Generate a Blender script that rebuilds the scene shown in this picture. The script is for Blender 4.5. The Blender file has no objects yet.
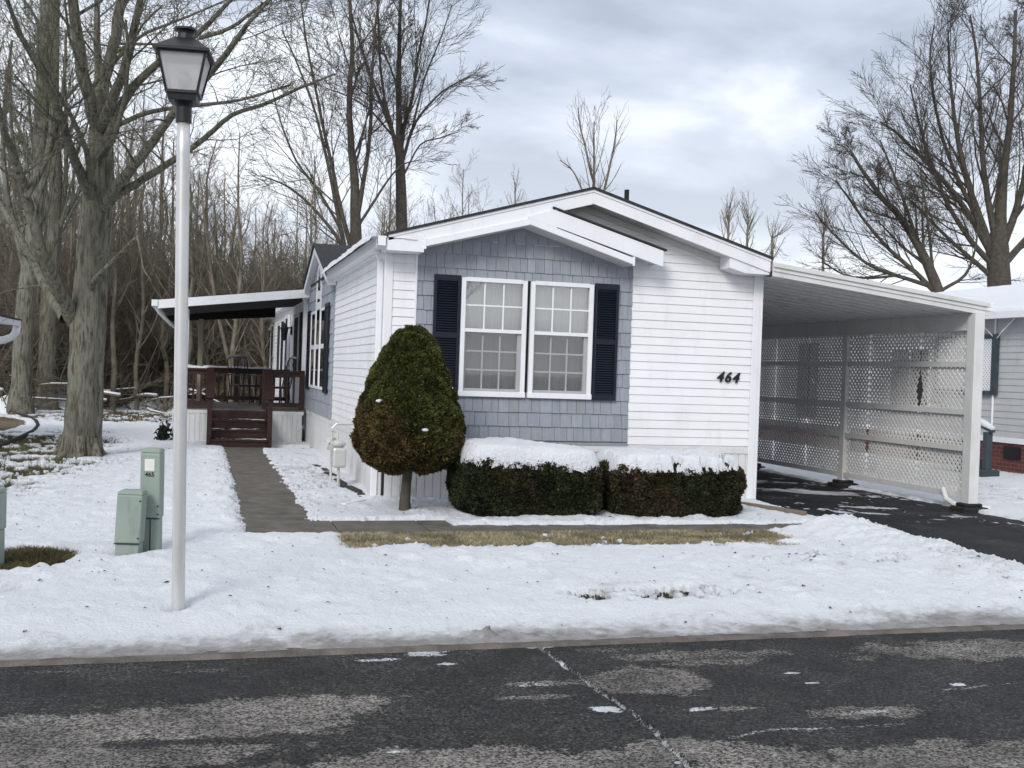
import bpy, math, random
import numpy as np
from math import sin, cos, pi, radians, sqrt
random.seed(7); RNG = np.random.default_rng(7)
sc = bpy.context.scene
col = sc.collection

# ------------------------------------------------------------------ camera
YAW = radians(15.8); FPX = 1100.; PITCH = math.atan(12/1100.); ROLL = .034
CAM = np.array((-2.11, -13.14, 1.63))
def _loc(v):   # camera-aligned vector -> world (the world axes follow the house: x along its front, y into its depth)
    return np.array((v[0]*cos(YAW)+v[1]*sin(YAW), -v[0]*sin(YAW)+v[1]*cos(YAW), v[2]))
R0 = np.array((1., 0, 0)); U0 = np.array((0, sin(PITCH), cos(PITCH))); F0 = np.array((0, cos(PITCH), -sin(PITCH)))
CR = _loc(cos(ROLL)*R0+sin(ROLL)*U0); CU = _loc(-sin(ROLL)*R0+cos(ROLL)*U0); CF = _loc(F0)
from mathutils import Matrix, Vector
cd = bpy.data.cameras.new('camera'); cam = bpy.data.objects.new('camera', cd); col.objects.link(cam)
cd.sensor_width = 36; cd.lens = FPX/1024*36; cd.clip_end = 2000; cd.clip_start = .1
M = Matrix(((CR[0], CU[0], -CF[0], CAM[0]), (CR[1], CU[1], -CF[1], CAM[1]), (CR[2], CU[2], -CF[2], CAM[2]), (0, 0, 0, 1)))
cam.matrix_world = M; sc.camera = cam
def at(px, py, d):
    """point seen at pixel px,py, d metres in front of the camera"""
    p = CAM+d*(CF+(px-512)/FPX*CR-(py-384)/FPX*CU)
    return (float(p[0]), float(p[1]), float(p[2]))
def ground_at(px, py, z=0.):
    r = CF+(px-512)/FPX*CR-(py-384)/FPX*CU; t = (z-CAM[2])/r[2]; p = CAM+t*r
    return (float(p[0]), float(p[1]), z)

# ------------------------------------------------------------------ materials
def new_mat(name):
    m = bpy.data.materials.new(name); m.use_nodes = True
    nt = m.node_tree; b = nt.nodes['Principled BSDF']; return m, nt, b
def mat(name, colr, rough=.6, var=.12, scale=6., bump=0., bscale=60., metal=0., spec=.4, colr2=None, stretch=(1, 1, 1), attr=None, grime=None):
    m, nt, b = new_mat(name)
    N = nt.nodes; L = nt.links
    tc = N.new('ShaderNodeTexCoord'); mp = N.new('ShaderNodeMapping'); mp.inputs['Scale'].default_value = stretch
    L.new(tc.outputs['Object'], mp.inputs['Vector'])
    n = N.new('ShaderNodeTexNoise'); n.inputs['Scale'].default_value = scale; n.inputs['Detail'].default_value = 6
    L.new(mp.outputs[0], n.inputs['Vector'])
    r = N.new('ShaderNodeValToRGB'); r.color_ramp.elements[0].position = .3; r.color_ramp.elements[1].position = .7
    c1 = [max(0, c*(1-var)) for c in colr]; c2 = [min(1, c*(1+var)) for c in (colr2 or colr)]
    if colr2: c1 = colr; c2 = colr2
    r.color_ramp.elements[0].color = (*c1, 1); r.color_ramp.elements[1].color = (*c2, 1)
    L.new(n.outputs['Fac'], r.inputs['Fac']); out = r.outputs['Color']
    if grime:
        g = N.new('ShaderNodeTexNoise'); g.inputs['Scale'].default_value = grime[1]; g.inputs['Detail'].default_value = 8; g.inputs['Roughness'].default_value = .7
        mg = N.new('ShaderNodeMapping'); mg.inputs['Scale'].default_value = grime[3] if len(grime) > 3 else (1, 1, .3)
        L.new(tc.outputs['Object'], mg.inputs['Vector']); L.new(mg.outputs[0], g.inputs['Vector'])
        gr = N.new('ShaderNodeValToRGB'); gr.color_ramp.elements[0].position = .52; gr.color_ramp.elements[1].position = .72
        L.new(g.outputs['Fac'], gr.inputs['Fac'])
        mu = N.new('ShaderNodeMath'); mu.operation = 'MULTIPLY'; mu.inputs[1].default_value = grime[2]; L.new(gr.outputs['Color'], mu.inputs[0])
        mx = N.new('ShaderNodeMixRGB'); L.new(mu.outputs[0], mx.inputs['Fac']); L.new(out, mx.inputs['Color1']); mx.inputs['Color2'].default_value = (*grime[0], 1); out = mx.outputs['Color']
    if attr:
        a = N.new('ShaderNodeAttribute'); a.attribute_name = attr
        mx = N.new('ShaderNodeMixRGB'); mx.blend_type = 'MULTIPLY'; mx.inputs['Fac'].default_value = 1
        L.new(out, mx.inputs['Color1']); L.new(a.outputs['Color'], mx.inputs['Color2']); out = mx.outputs['Color']
    L.new(out, b.inputs['Base Color'])
    b.inputs['Roughness'].default_value = rough; b.inputs['Metallic'].default_value = metal; b.inputs['Specular IOR Level'].default_value = spec
    if bump:
        n2 = N.new('ShaderNodeTexNoise'); n2.inputs['Scale'].default_value = bscale; n2.inputs['Detail'].default_value = 5
        L.new(mp.outputs[0], n2.inputs['Vector'])
        bp = N.new('ShaderNodeBump'); bp.inputs['Strength'].default_value = bump; bp.inputs['Distance'].default_value = .02
        L.new(n2.outputs['Fac'], bp.inputs['Height']); L.new(bp.outputs[0], b.inputs['Normal'])
    return m
MT = {}
MT['siding'] = mat('white_vinyl', (.78, .785, .80), .45, .03, 2., .05, 30., grime=((.55, .54, .52), 3., .35, (1, 1, .25)))
MT['trim'] = mat('white_trim', (.76, .77, .79), .4, .03, 2., 0, grime=((.5, .49, .47), 5., .3))
MT['skirt'] = mat('white_skirting', (.66, .66, .66), .5, .05, 2., .04, grime=((.40, .38, .34), 4., .55, (1, 1, .5)))
MT['shingle'] = mat('slate_blue_shingle', (.285, .305, .345), .7, .07, 9., .5, 40., stretch=(3, 3, .35), attr='tint')
MT['navy'] = mat('navy_shutter', (.005, .008, .017), .4, .2, 4.)
MT['roof'] = mat('black_shingle', (.030, .032, .034), .9, .3, 14., .5, 80.)
MT['soffit'] = mat('soffit_panel', (.60, .60, .58), .6, .05, 4., grime=((.35, .34, .30), 3., .4, (1, 1, 1)))
MT['dark'] = mat('dark_interior', (.02, .02, .02), .9, .1)
MT['curtain'] = mat('curtain_cloth', (.80, .79, .77), .9, .06, 3., .3, 8., stretch=(8, 8, .3))
MT['redwood'] = mat('redwood_stain', (.030, .011, .008), .6, .3, 8., .2, 50., stretch=(1, 1, 1), grime=((.06, .038, .032), 6., .4, (1, 1, 1)))
MT['deckfloor'] = mat('grey_deck_board', (.12, .11, .10), .8, .2, 8., .2)
MT['ceil_shade'] = mat('shaded_porch_ceiling', (.012, .011, .010), .9, .2, 3.)  # shade beneath the porch canopy is put into this near-black colour
MT['carport'] = mat('painted_aluminium', (.62, .62, .61), .45, .04, 3., 0, grime=((.42, .41, .38), 5., .45))
MT['pan'] = mat('ceiling_pan', (.78, .79, .79), .5, .08, 3., 0, grime=((.20, .19, .17), 3., .5, (1, 1, 1)))
MT['lattice'] = mat('lattice_vinyl', (.64, .635, .62), .6, .05, 3., 0, grime=((.34, .33, .30), 3., .5, (1, 1, 1)))
MT['black'] = mat('black_paint', (.010, .011, .013), .45, .2, 6.)
MT['blackrough'] = mat('black_rubber', (.018, .018, .018), .9, .3, 12., .3)
MT['polemetal'] = mat('painted_pole', (.62, .62, .61), .35, .05, 4., 0, metal=.55, grime=((.38, .37, .35), 7., .45))
MT['box_green'] = mat('pale_green_box', (.24, .29, .255), .5, .05, 4., .03, grime=((.12, .14, .11), 9., .5))
MT['sticker'] = mat('white_sticker', (.62, .63, .60), .5, .06, 60.)
MT['concrete'] = mat('concrete', (.115, .104, .086), .85, .3, 5., .5, 120., grime=((.045, .042, .036), 2.2, .9, (1, 1, 1)))
MT['mud'] = mat('wet_mud', (.05, .035, .025), .8, .4, 12., .5)
MT['timber'] = mat('weathered_timber', (.17, .14, .105), .8, .25, 20., .3, stretch=(.3, 2, 2))
MT['brick_dark'] = mat('dark_edging', (.03, .026, .022), .8, .3, 9., .4)
MT['grey_siding'] = mat('grey_vinyl', (.46, .47, .475), .5, .04, 3., 0, grime=((.25, .25, .24), 4., .3))
MT['darkteal'] = mat('dark_teal_paint', (.045, .06, .07), .5, .2, 4.)
MT['bluepost'] = mat('blue_plastic', (.02, .045, .10), .5, .2, 5.)
MT['number'] = mat('black_digit', (.012, .012, .014), .4, .1)
MT['meter'] = mat('pale_meter', (.55, .55, .53), .4, .06, 5., metal=.3, grime=((.2, .2, .19), 8., .6))
MT['tan'] = mat('tan_post', (.30, .27, .21), .7, .1, 5.)
MT['leafbed'] = mat('leaf_litter', (.07, .05, .035), .9, .5, 9., .8, 30., colr2=(.20, .145, .09))
def bark_mat(name, c0, c1, c2, dist=.05):
    m, nt, b = new_mat(name); N = nt.nodes; L = nt.links; tc = N.new('ShaderNodeTexCoord')
    def noise(sc, st, det=6, ro=.6):
        mp = N.new('ShaderNodeMapping'); mp.inputs['Scale'].default_value = st; L.new(tc.outputs['Object'], mp.inputs['Vector']); n = N.new('ShaderNodeTexNoise'); n.inputs['Scale'].default_value = sc; n.inputs['Detail'].default_value = det; n.inputs['Roughness'].default_value = ro; L.new(mp.outputs[0], n.inputs['Vector']); return n
    def ramp(src, stops):
        r = N.new('ShaderNodeValToRGB'); e = r.color_ramp.elements; e[0].position, e[0].color = stops[0][0], (*stops[0][1], 1); e[1].position, e[1].color = stops[-1][0], (*stops[-1][1], 1)
        for p_, c in stops[1:-1]: k = e.new(p_); k.color = (*c, 1)
        L.new(src, r.inputs['Fac']); return r
    fur = noise(20, (1, 1, .15), 6, .7); pat = noise(2.6, (1, 1, .6), 6, .7)
    r1 = ramp(fur.outputs['Fac'], [(.40, c0), (.50, c1), (.68, [min(1, c*1.25) for c in c1])]); r2 = ramp(pat.outputs['Fac'], [(.50, (0, 0, 0)), (.62, (1, 1, 1))])
    mx = N.new('ShaderNodeMixRGB'); mu = N.new('ShaderNodeMath'); mu.operation = 'MULTIPLY'; mu.inputs[1].default_value = .65; L.new(r2.outputs[0], mu.inputs[0]); L.new(mu.outputs[0], mx.inputs['Fac']); L.new(r1.outputs[0], mx.inputs['Color1']); mx.inputs['Color2'].default_value = (*c2, 1)
    L.new(mx.outputs[0], b.inputs['Base Color']); b.inputs['Roughness'].default_value = .9; b.inputs['Specular IOR Level'].default_value = .15
    bp = N.new('ShaderNodeBump'); bp.inputs['Strength'].default_value = 1.; bp.inputs['Distance'].default_value = dist; L.new(fur.outputs['Fac'], bp.inputs['Height']); L.new(bp.outputs[0], b.inputs['Normal']); return m
MT['bark_grey'] = bark_mat('grey_green_bark', (.070, .065, .048), (.175, .17, .135), (.095, .092, .066))
MT['bark_dark'] = mat('dark_bark', (.045, .038, .030), .9, .3, 9., .4, 18., colr2=(.09, .078, .062))
MT['bark_back'] = mat('woods_bark', (.09, .076, .056), .9, .3, 2., 0, 9., colr2=(.24, .21, .16))
MT['bark_brown'] = mat('brush_bark', (.085, .070, .052), .9, .3, .8, 0, 9., colr2=(.20, .168, .13))
MT['twig'] = mat('twig', (.055, .045, .038), .9, .3, 3.)

def leaf_mat(name):
    m, nt, b = new_mat(name); N = nt.nodes; L = nt.links
    a = N.new('ShaderNodeAttribute'); a.attribute_name = 'tint'
    L.new(a.outputs['Color'], b.inputs['Base Color']); b.inputs['Roughness'].default_value = .7; b.inputs['Specular IOR Level'].default_value = .2
    return m
MT['leaf'] = leaf_mat('needles'); MT['blade'] = leaf_mat('grass_blade')

def glass_mat():
    m = bpy.data.materials.new('window_glass'); m.use_nodes = True; nt = m.node_tree; N = nt.nodes; L = nt.links; N.clear()
    o = N.new('ShaderNodeOutputMaterial'); t = N.new('ShaderNodeBsdfTransparent'); t.inputs[0].default_value = (.82, .84, .84, 1)
    g = N.new('ShaderNodeBsdfGlossy'); g.inputs['Roughness'].default_value = .02; g.inputs['Color'].default_value = (1, 1, 1, 1)
    lw = N.new('ShaderNodeLayerWeight'); lw.inputs['Blend'].default_value = .35
    ma = N.new('ShaderNodeMath'); ma.operation = 'MULTIPLY_ADD'; ma.inputs[1].default_value = .7; ma.inputs[2].default_value = .22; L.new(lw.outputs['Fresnel'], ma.inputs[0])
    mx = N.new('ShaderNodeMixShader'); L.new(ma.outputs[0], mx.inputs[0]); L.new(t.outputs[0], mx.inputs[1]); L.new(g.outputs[0], mx.inputs[2]); L.new(mx.outputs[0], o.inputs[0])
    n = N.new('ShaderNodeTexNoise'); n.inputs['Scale'].default_value = 2.5; bp = N.new('ShaderNodeBump'); bp.inputs['Strength'].default_value = .08; L.new(n.outputs['Fac'], bp.inputs['Height']); L.new(bp.outputs[0], g.inputs['Normal'])
    return m
MT['glass'] = glass_mat()
def screen_mat():
    m = bpy.data.materials.new('insect_screen'); m.use_nodes = True; nt = m.node_tree; N = nt.nodes; L = nt.links; N.clear()
    o = N.new('ShaderNodeOutputMaterial'); t = N.new('ShaderNodeBsdfTransparent'); d = N.new('ShaderNodeBsdfDiffuse'); d.inputs[0].default_value = (.09, .09, .09, 1)
    mx = N.new('ShaderNodeMixShader'); mx.inputs[0].default_value = .34; L.new(t.outputs[0], mx.inputs[1]); L.new(d.outputs[0], mx.inputs[2]); L.new(mx.outputs[0], o.inputs[0]); return m
MT['screen'] = screen_mat()
def frost_mat():
    m = bpy.data.materials.new('frosted_lamp_pane'); m.use_nodes = True; nt = m.node_tree; N = nt.nodes; L = nt.links; N.clear()
    o = N.new('ShaderNodeOutputMaterial'); t = N.new('ShaderNodeBsdfTranslucent'); t.inputs[0].default_value = (.80, .80, .80, 1)
    d = N.new('ShaderNodeBsdfDiffuse'); d.inputs[0].default_value = (.8, .81, .81, 1); tr = N.new('ShaderNodeBsdfTransparent')
    a = N.new('ShaderNodeMixShader'); a.inputs[0].default_value = .5; L.new(t.outputs[0], a.inputs[1]); L.new(d.outputs[0], a.inputs[2])
    b = N.new('ShaderNodeMixShader'); b.inputs[0].default_value = .22; L.new(a.outputs[0], b.inputs[1]); L.new(tr.outputs[0], b.inputs[2]); L.new(b.outputs[0], o.inputs[0]); return m
MT['frost'] = frost_mat()
def snow_mat():
    m, nt, b = new_mat('snow'); N = nt.nodes; L = nt.links
    tc = N.new('ShaderNodeTexCoord')
    a = N.new('ShaderNodeAttribute'); a.attribute_name = 'dirt'
    n = N.new('ShaderNodeTexNoise'); n.inputs['Scale'].default_value = 9; n.inputs['Detail'].default_value = 8; n.inputs['Roughness'].default_value = .7; L.new(tc.outputs['Object'], n.inputs['Vector'])
    # small specks of grit
    v = N.new('ShaderNodeTexNoise'); v.inputs['Scale'].default_value = 26; v.inputs['Detail'].default_value = 3; L.new(tc.outputs['Object'], v.inputs['Vector'])
    vr = N.new('ShaderNodeValToRGB'); vr.color_ramp.elements[0].position = .70; vr.color_ramp.elements[1].position = .78; L.new(v.outputs['Fac'], vr.inputs['Fac'])
    vm = N.new('ShaderNodeMath'); vm.operation = 'MULTIPLY'; vm.inputs[1].default_value = .45; L.new(vr.outputs['Color'], vm.inputs[0])
    ad = N.new('ShaderNodeMath'); ad.operation = 'MULTIPLY_ADD'; L.new(a.outputs['Fac'], ad.inputs[0]); L.new(n.outputs['Fac'], ad.inputs[1]); L.new(vm.outputs[0], ad.inputs[2])
    a2 = N.new('ShaderNodeMath'); a2.operation = 'MULTIPLY_ADD'; L.new(a.outputs['Fac'], a2.inputs[0]); a2.inputs[1].default_value = .3; L.new(ad.outputs[0], a2.inputs[2]); a2.use_clamp = True
    mx = N.new('ShaderNodeMixRGB'); mx.inputs['Color1'].default_value = (.83, .85, .885, 1); mx.inputs['Color2'].default_value = (.21, .19, .17, 1); L.new(a2.outputs[0], mx.inputs['Fac'])
    L.new(mx.outputs[0], b.inputs['Base Color']); b.inputs['Roughness'].default_value = .55; b.inputs['Specular IOR Level'].default_value = .3
    n1 = N.new('ShaderNodeTexNoise'); n1.inputs['Scale'].default_value = 30; n1.inputs['Detail'].default_value = 9; n1.inputs['Roughness'].default_value = .72; L.new(tc.outputs['Object'], n1.inputs['Vector'])
    bp = N.new('ShaderNodeBump'); bp.inputs['Strength'].default_value = .9; bp.inputs['Distance'].default_value = .05; L.new(n1.outputs['Fac'], bp.inputs['Height']); L.new(bp.outputs[0], b.inputs['Normal'])
    return m
MT['snow'] = snow_mat()
def road_mat(name, dark, light, snowc=(.55, .57, .6)):
    m, nt, b = new_mat(name); N = nt.nodes; L = nt.links
    tc = N.new('ShaderNodeTexCoord')
    a = N.new('ShaderNodeAttribute'); a.attribute_name = 'dry'; s = N.new('ShaderNodeAttribute'); s.attribute_name = 'frost'
    n = N.new('ShaderNodeTexNoise'); n.inputs['Scale'].default_value = 66; n.inputs['Detail'].default_value = 3; n.inputs['Roughness'].default_value = .7; L.new(tc.outputs['Object'], n.inputs['Vector'])
    nm = N.new('ShaderNodeTexNoise'); nm.inputs['Scale'].default_value = 2.2; nm.inputs['Detail'].default_value = 7; nm.inputs['Roughness'].default_value = .65; L.new(tc.outputs['Object'], nm.inputs['Vector'])
    mm = N.new('ShaderNodeMapRange'); L.new(nm.outputs['Fac'], mm.inputs[0]); mm.inputs[1].default_value = .35; mm.inputs[2].default_value = .65; mm.inputs[3].default_value = .55; mm.inputs[4].default_value = 1.45
    def ramp(c0, c1, p0=.33, p1=.68):
        r = N.new('ShaderNodeValToRGB'); r.color_ramp.elements[0].color = (*c0, 1); r.color_ramp.elements[1].color = (*c1, 1)
        r.color_ramp.elements[0].position = p0; r.color_ramp.elements[1].position = p1; L.new(n.outputs['Fac'], r.inputs['Fac']); return r
    rd = ramp([c*.05 for c in dark], [c*2.6 for c in dark], .42, .64); rl = ramp([c*.18 for c in light], [c*1.8 for c in light], .40, .60)
    def gran(src, k, off):
        q1 = N.new('ShaderNodeMath'); q1.operation = 'MULTIPLY_ADD'; q1.inputs[1].default_value = 1.5; L.new(n.outputs['Fac'], q1.inputs[0]); L.new(src, q1.inputs[2])
        q2 = N.new('ShaderNodeMath'); q2.operation = 'MULTIPLY_ADD'; q2.inputs[1].default_value = k; q2.inputs[2].default_value = -k*off; q2.use_clamp = True; L.new(q1.outputs[0], q2.inputs[0]); return q2.outputs[0]
    mx = N.new('ShaderNodeMixRGB'); L.new(gran(a.outputs['Fac'], 1.7, .98), mx.inputs['Fac']); L.new(rd.outputs[0], mx.inputs['Color1']); L.new(rl.outputs[0], mx.inputs['Color2'])
    m2 = N.new('ShaderNodeMixRGB'); L.new(gran(s.outputs['Fac'], 3.0, .98), m2.inputs['Fac']); L.new(mx.outputs[0], m2.inputs['Color1']); m2.inputs['Color2'].default_value = (*snowc, 1)
    mv = N.new('ShaderNodeVectorMath'); mv.operation = 'SCALE'; L.new(m2.outputs[0], mv.inputs[0]); L.new(mm.outputs[0], mv.inputs['Scale']); L.new(mv.outputs[0], b.inputs['Base Color'])
    rr = N.new('ShaderNodeMapRange'); L.new(a.outputs['Fac'], rr.inputs[0]); rr.inputs[3].default_value = .62; rr.inputs[4].default_value = .9; L.new(rr.outputs[0], b.inputs['Roughness'])
    b.inputs['Specular IOR Level'].default_value = .25
    bp = N.new('ShaderNodeBump'); bp.inputs['Strength'].default_value = 1.; bp.inputs['Distance'].default_value = .02; L.new(n.outputs['Fac'], bp.inputs['Height']); L.new(bp.outputs[0], b.inputs['Normal'])
    return m
MT['road'] = road_mat('asphalt', (.026, .025, .0235), (.155, .144, .132))
MT['drive'] = road_mat('driveway_asphalt', (.010, .011, .013), (.05, .05, .052))
def brick_mat():
    m, nt, b = new_mat('red_brick'); N = nt.nodes; L = nt.links
    tc = N.new('ShaderNodeTexCoord'); mp = N.new('ShaderNodeMapping'); mp.inputs['Rotation'].default_value = (radians(90), 0, radians(90))
    sx = N.new('ShaderNodeSeparateXYZ'); cx = N.new('ShaderNodeCombineXYZ'); L.new(tc.outputs['Object'], sx.inputs[0]); L.new(sx.outputs['Y'], cx.inputs['X']); L.new(sx.outputs['Z'], cx.inputs['Y'])
    k = N.new('ShaderNodeTexBrick'); k.inputs['Scale'].default_value = 1; k.inputs['Brick Width'].default_value = .21; k.inputs['Row Height'].default_value = .075; k.inputs['Mortar Size'].default_value = .006
    k.inputs['Color1'].default_value = (.13, .03, .022, 1); k.inputs['Color2'].default_value = (.07, .02, .018, 1); k.inputs['Mortar'].default_value = (.12, .10, .09, 1)
    L.new(cx.outputs[0], k.inputs['Vector']); L.new(k.outputs['Color'], b.inputs['Base Color']); b.inputs['Roughness'].default_value = .85
    bp = N.new('ShaderNodeBump'); bp.inputs['Distance'].default_value = .01; bp.invert = True; L.new(k.outputs['Fac'], bp.inputs['Height']); L.new(bp.outputs[0], b.inputs['Normal']); return m
MT['brick'] = brick_mat()
def ground_mat():
    m, nt, b = new_mat('winter_ground'); N = nt.nodes; L = nt.links
    tc = N.new('ShaderNodeTexCoord'); n = N.new('ShaderNodeTexNoise'); n.inputs['Scale'].default_value = 1.3; n.inputs['Detail'].default_value = 9; n.inputs['Roughness'].default_value = .7; L.new(tc.outputs['Object'], n.inputs['Vector'])
    r = N.new('ShaderNodeValToRGB'); e = r.color_ramp.elements; e[0].position = .35; e[0].color = (.035, .035, .018, 1); e[1].position = .68; e[1].color = (.17, .14, .075, 1); k = e.new(.5); k.color = (.075, .07, .035, 1)
    L.new(n.outputs['Fac'], r.inputs['Fac']); L.new(r.outputs[0], b.inputs['Base Color']); b.inputs['Roughness'].default_value = .95
    n2 = N.new('ShaderNodeTexNoise'); n2.inputs['Scale'].default_value = 60; n2.inputs['Detail'].default_value = 6; L.new(tc.outputs['Object'], n2.inputs['Vector'])
    bp = N.new('ShaderNodeBump'); bp.inputs['Strength'].default_value = .9; bp.inputs['Distance'].default_value = .03; L.new(n2.outputs['Fac'], bp.inputs['Height']); L.new(bp.outputs[0], b.inputs['Normal']); return m
MT['ground'] = ground_mat()

# ------------------------------------------------------------------ mesh helpers
def setp(o, label=None, cat=None, group=None, kind=None):
    if label: o['label'] = label
    if cat: o['category'] = cat
    if group: o['group'] = group
    if kind: o['kind'] = kind
    return o
def empty(name, loc=(0, 0, 0), **k):
    o = bpy.data.objects.new(name, None); o.location = loc; o.empty_display_size = .2; col.objects.link(o); return setp(o, **k)
def link(name, me, material, parent=None, **k):
    o = bpy.data.objects.new(name, me); col.objects.link(o)
    if material is not None and not me.materials: me.materials.append(material)
    if parent is not None:
        o.parent = parent
        if parent.type == 'EMPTY': o.matrix_parent_inverse = Matrix.Translation(-parent.location)   # vertices are given in world metres
    return setp(o, **k)
def T_id(x, y, z): return (x, y, z)
def T_front(s, o, z): return (s, -o, z)      # wall facing the street
def T_side(s, o, z): return (-o, s, z)       # long side wall
def T_nb(s, o, z): return (12.7-o, s, z)
class MB:
    def __init__(self, T=T_id): self.v = []; self.f = []; self.T = T; self.tint = []
    def add(self, vs, fs, tint=None):
        b = len(self.v); self.v += [self.T(*p) for p in vs]; self.f += [tuple(i+b for i in f) for f in fs]
        self.tint += [tint or (1, 1, 1)]*len(vs)
    def box(self, x0, x1, y0, y1, z0, z1, tint=None):
        self.add([(x, y, z) for z in (z0, z1) for y in (y0, y1) for x in (x0, x1)], [(0, 2, 3, 1), (4, 5, 7, 6), (0, 1, 5, 4), (2, 6, 7, 3), (0, 4, 6, 2), (1, 3, 7, 5)], tint)
    def hexa(self, p): self.add(p, [(0, 3, 2, 1), (4, 5, 6, 7), (0, 1, 5, 4), (1, 2, 6, 5), (2, 3, 7, 6), (3, 0, 4, 7)])
    def beam(self, a, b, w, h, up=(0, 0, 1)):
        a = np.array(a, float); b = np.array(b, float); d = b-a; d /= np.linalg.norm(d)
        s = np.cross(d, up); s /= np.linalg.norm(s); u = np.cross(s, d); s = s*w/2; u = u*h/2
        self.hexa([tuple(p) for p in (a-s-u, a+s-u, a+s+u, a-s+u, b-s-u, b+s-u, b+s+u, b-s+u)])
    def tube(self, pts, rs, k=10, cap=True):
        pts = [np.array(p, float) for p in pts]
        if not hasattr(rs, '__len__'): rs = [rs]*len(pts)
        vs = []; ref = None
        for i, p in enumerate(pts):
            d = pts[min(i+1, len(pts)-1)]-pts[max(i-1, 0)]; d /= np.linalg.norm(d)
            if ref is None:
                ref = np.cross(d, (0, 0, 1.)) if abs(d[2]) < .95 else np.cross(d, (1., 0, 0))
            ref = ref-d*ref.dot(d); ref /= np.linalg.norm(ref); w = np.cross(d, ref)
            for j in range(k):
                a = 2*pi*j/k; vs.append(tuple(p+rs[i]*(cos(a)*ref+sin(a)*w)))
        fs = [(i*k+j, i*k+(j+1) % k, (i+1)*k+(j+1) % k, (i+1)*k+j) for i in range(len(pts)-1) for j in range(k)]
        if cap: fs += [tuple(range(k-1, -1, -1)), tuple(range((len(pts)-1)*k, len(pts)*k))]
        self.add(vs, fs)
    def lathe(self, c, prof, k=20, rot=0, sx=1, sy=1):
        vs = []
        for r, z in prof:
            for j in range(k):
                a = 2*pi*j/k+rot; vs.append((c[0]+r*cos(a)*sx, c[1]+r*sin(a)*sy, c[2]+z))
        n = len(prof); fs = [(i*k+j, i*k+(j+1) % k, (i+1)*k+(j+1) % k, (i+1)*k+j) for i in range(n-1) for j in range(k)]
        fs += [tuple(range(k-1, -1, -1)), tuple(range((n-1)*k, n*k))]; self.add(vs, fs)
    def prism(self, poly, y0, y1):   # polygon in (x,z), extruded along y
        n = len(poly); vs = [(x, y0, z) for x, z in poly]+[(x, y1, z) for x, z in poly]
        fs = [tuple(range(n)), tuple(range(2*n-1, n-1, -1))]+[(i, i+n, (i+1) % n+n, (i+1) % n) for i in range(n)]; self.add(vs, fs)
    def build(self, name, material, parent=None, smooth=False, bevel=0, fix=True, tint=False, **k):
        me = bpy.data.meshes.new(name); me.from_pydata(self.v, [], self.f)
        if fix:
            import bmesh
            bm = bmesh.new(); bm.from_mesh(me); bmesh.ops.recalc_face_normals(bm, faces=bm.faces); bm.to_mesh(me); bm.free()
        if smooth: me.polygons.foreach_set('use_smooth', [True]*len(me.polygons))
        if tint:
            a = me.color_attributes.new('tint', 'FLOAT_COLOR', 'POINT'); a.data.foreach_set('color', np.array([(*t, 1) for t in self.tint], 'f').ravel())
        o = link(name, me, material, parent, **k)
        if bevel:
            b = o.modifiers.new('bevel', 'BEVEL'); b.width = bevel; b.segments = 2; b.limit_method = 'ANGLE'
        return o
def np_mesh(name, V, Fq, smooth=False, attrs=None):
    """V (n,3), Fq (m,k) equal-size faces"""
    me = bpy.data.meshes.new(name); V = np.asarray(V, np.float32); Fq = np.asarray(Fq, np.int32); m, k = Fq.shape
    me.vertices.add(len(V)); me.vertices.foreach_set('co', V.ravel()); me.loops.add(m*k); me.loops.foreach_set('vertex_index', Fq.ravel())
    me.polygons.add(m); me.polygons.foreach_set('loop_start', np.arange(0, m*k, k, dtype=np.int32)); me.polygons.foreach_set('loop_total', np.full(m, k, np.int32))
    if smooth: me.polygons.foreach_set('use_smooth', np.ones(m, bool))
    me.update(calc_edges=True)
    for nm, arr in (attrs or {}).items():
        arr = np.asarray(arr, np.float32)
        if arr.ndim == 1: arr = np.stack([arr]*3, 1)
        c = np.ones((len(V), 4), np.float32); c[:, :3] = arr; a = me.color_attributes.new(nm, 'FLOAT_COLOR', 'POINT'); a.data.foreach_set('color', c.ravel())
    return me

# numpy value noise
_P = RNG.permutation(1024); _G = RNG.random(1024)
def vnoise(x, y, seed=0):
    xi = np.floor(x).astype(int); yi = np.floor(y).astype(int); xf = x-xi; yf = y-yi
    u = xf*xf*xf*(xf*(xf*6-15)+10); v = yf*yf*yf*(yf*(yf*6-15)+10)
    def h(a, b): return _G[_P[(_P[(a+seed*37) & 1023]+b) & 1023]]
    return (h(xi, yi)*(1-u)+h(xi+1, yi)*u)*(1-v)+(h(xi, yi+1)*(1-u)+h(xi+1, yi+1)*u)*v
def fbm(x, y, s=1., o=5, seed=0, g=.5):
    t = 0; a = 1; n = 0; c, d = .8, .6
    for i in range(o):
        t = t+a*vnoise(x*s+i*17.3, y*s-i*9.1, seed+i); n += a; a *= g; x, y = c*x-d*y, d*x+c*y; s *= 2.03
    return t/n-.5
def sstep(a, b, x): t = np.clip((x-a)/(b-a), 0, 1); return t*t*(3-2*t)
def band(x, a, b, w): return sstep(a-w, a+w, x)*(1-sstep(b-w, b+w, x))

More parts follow.
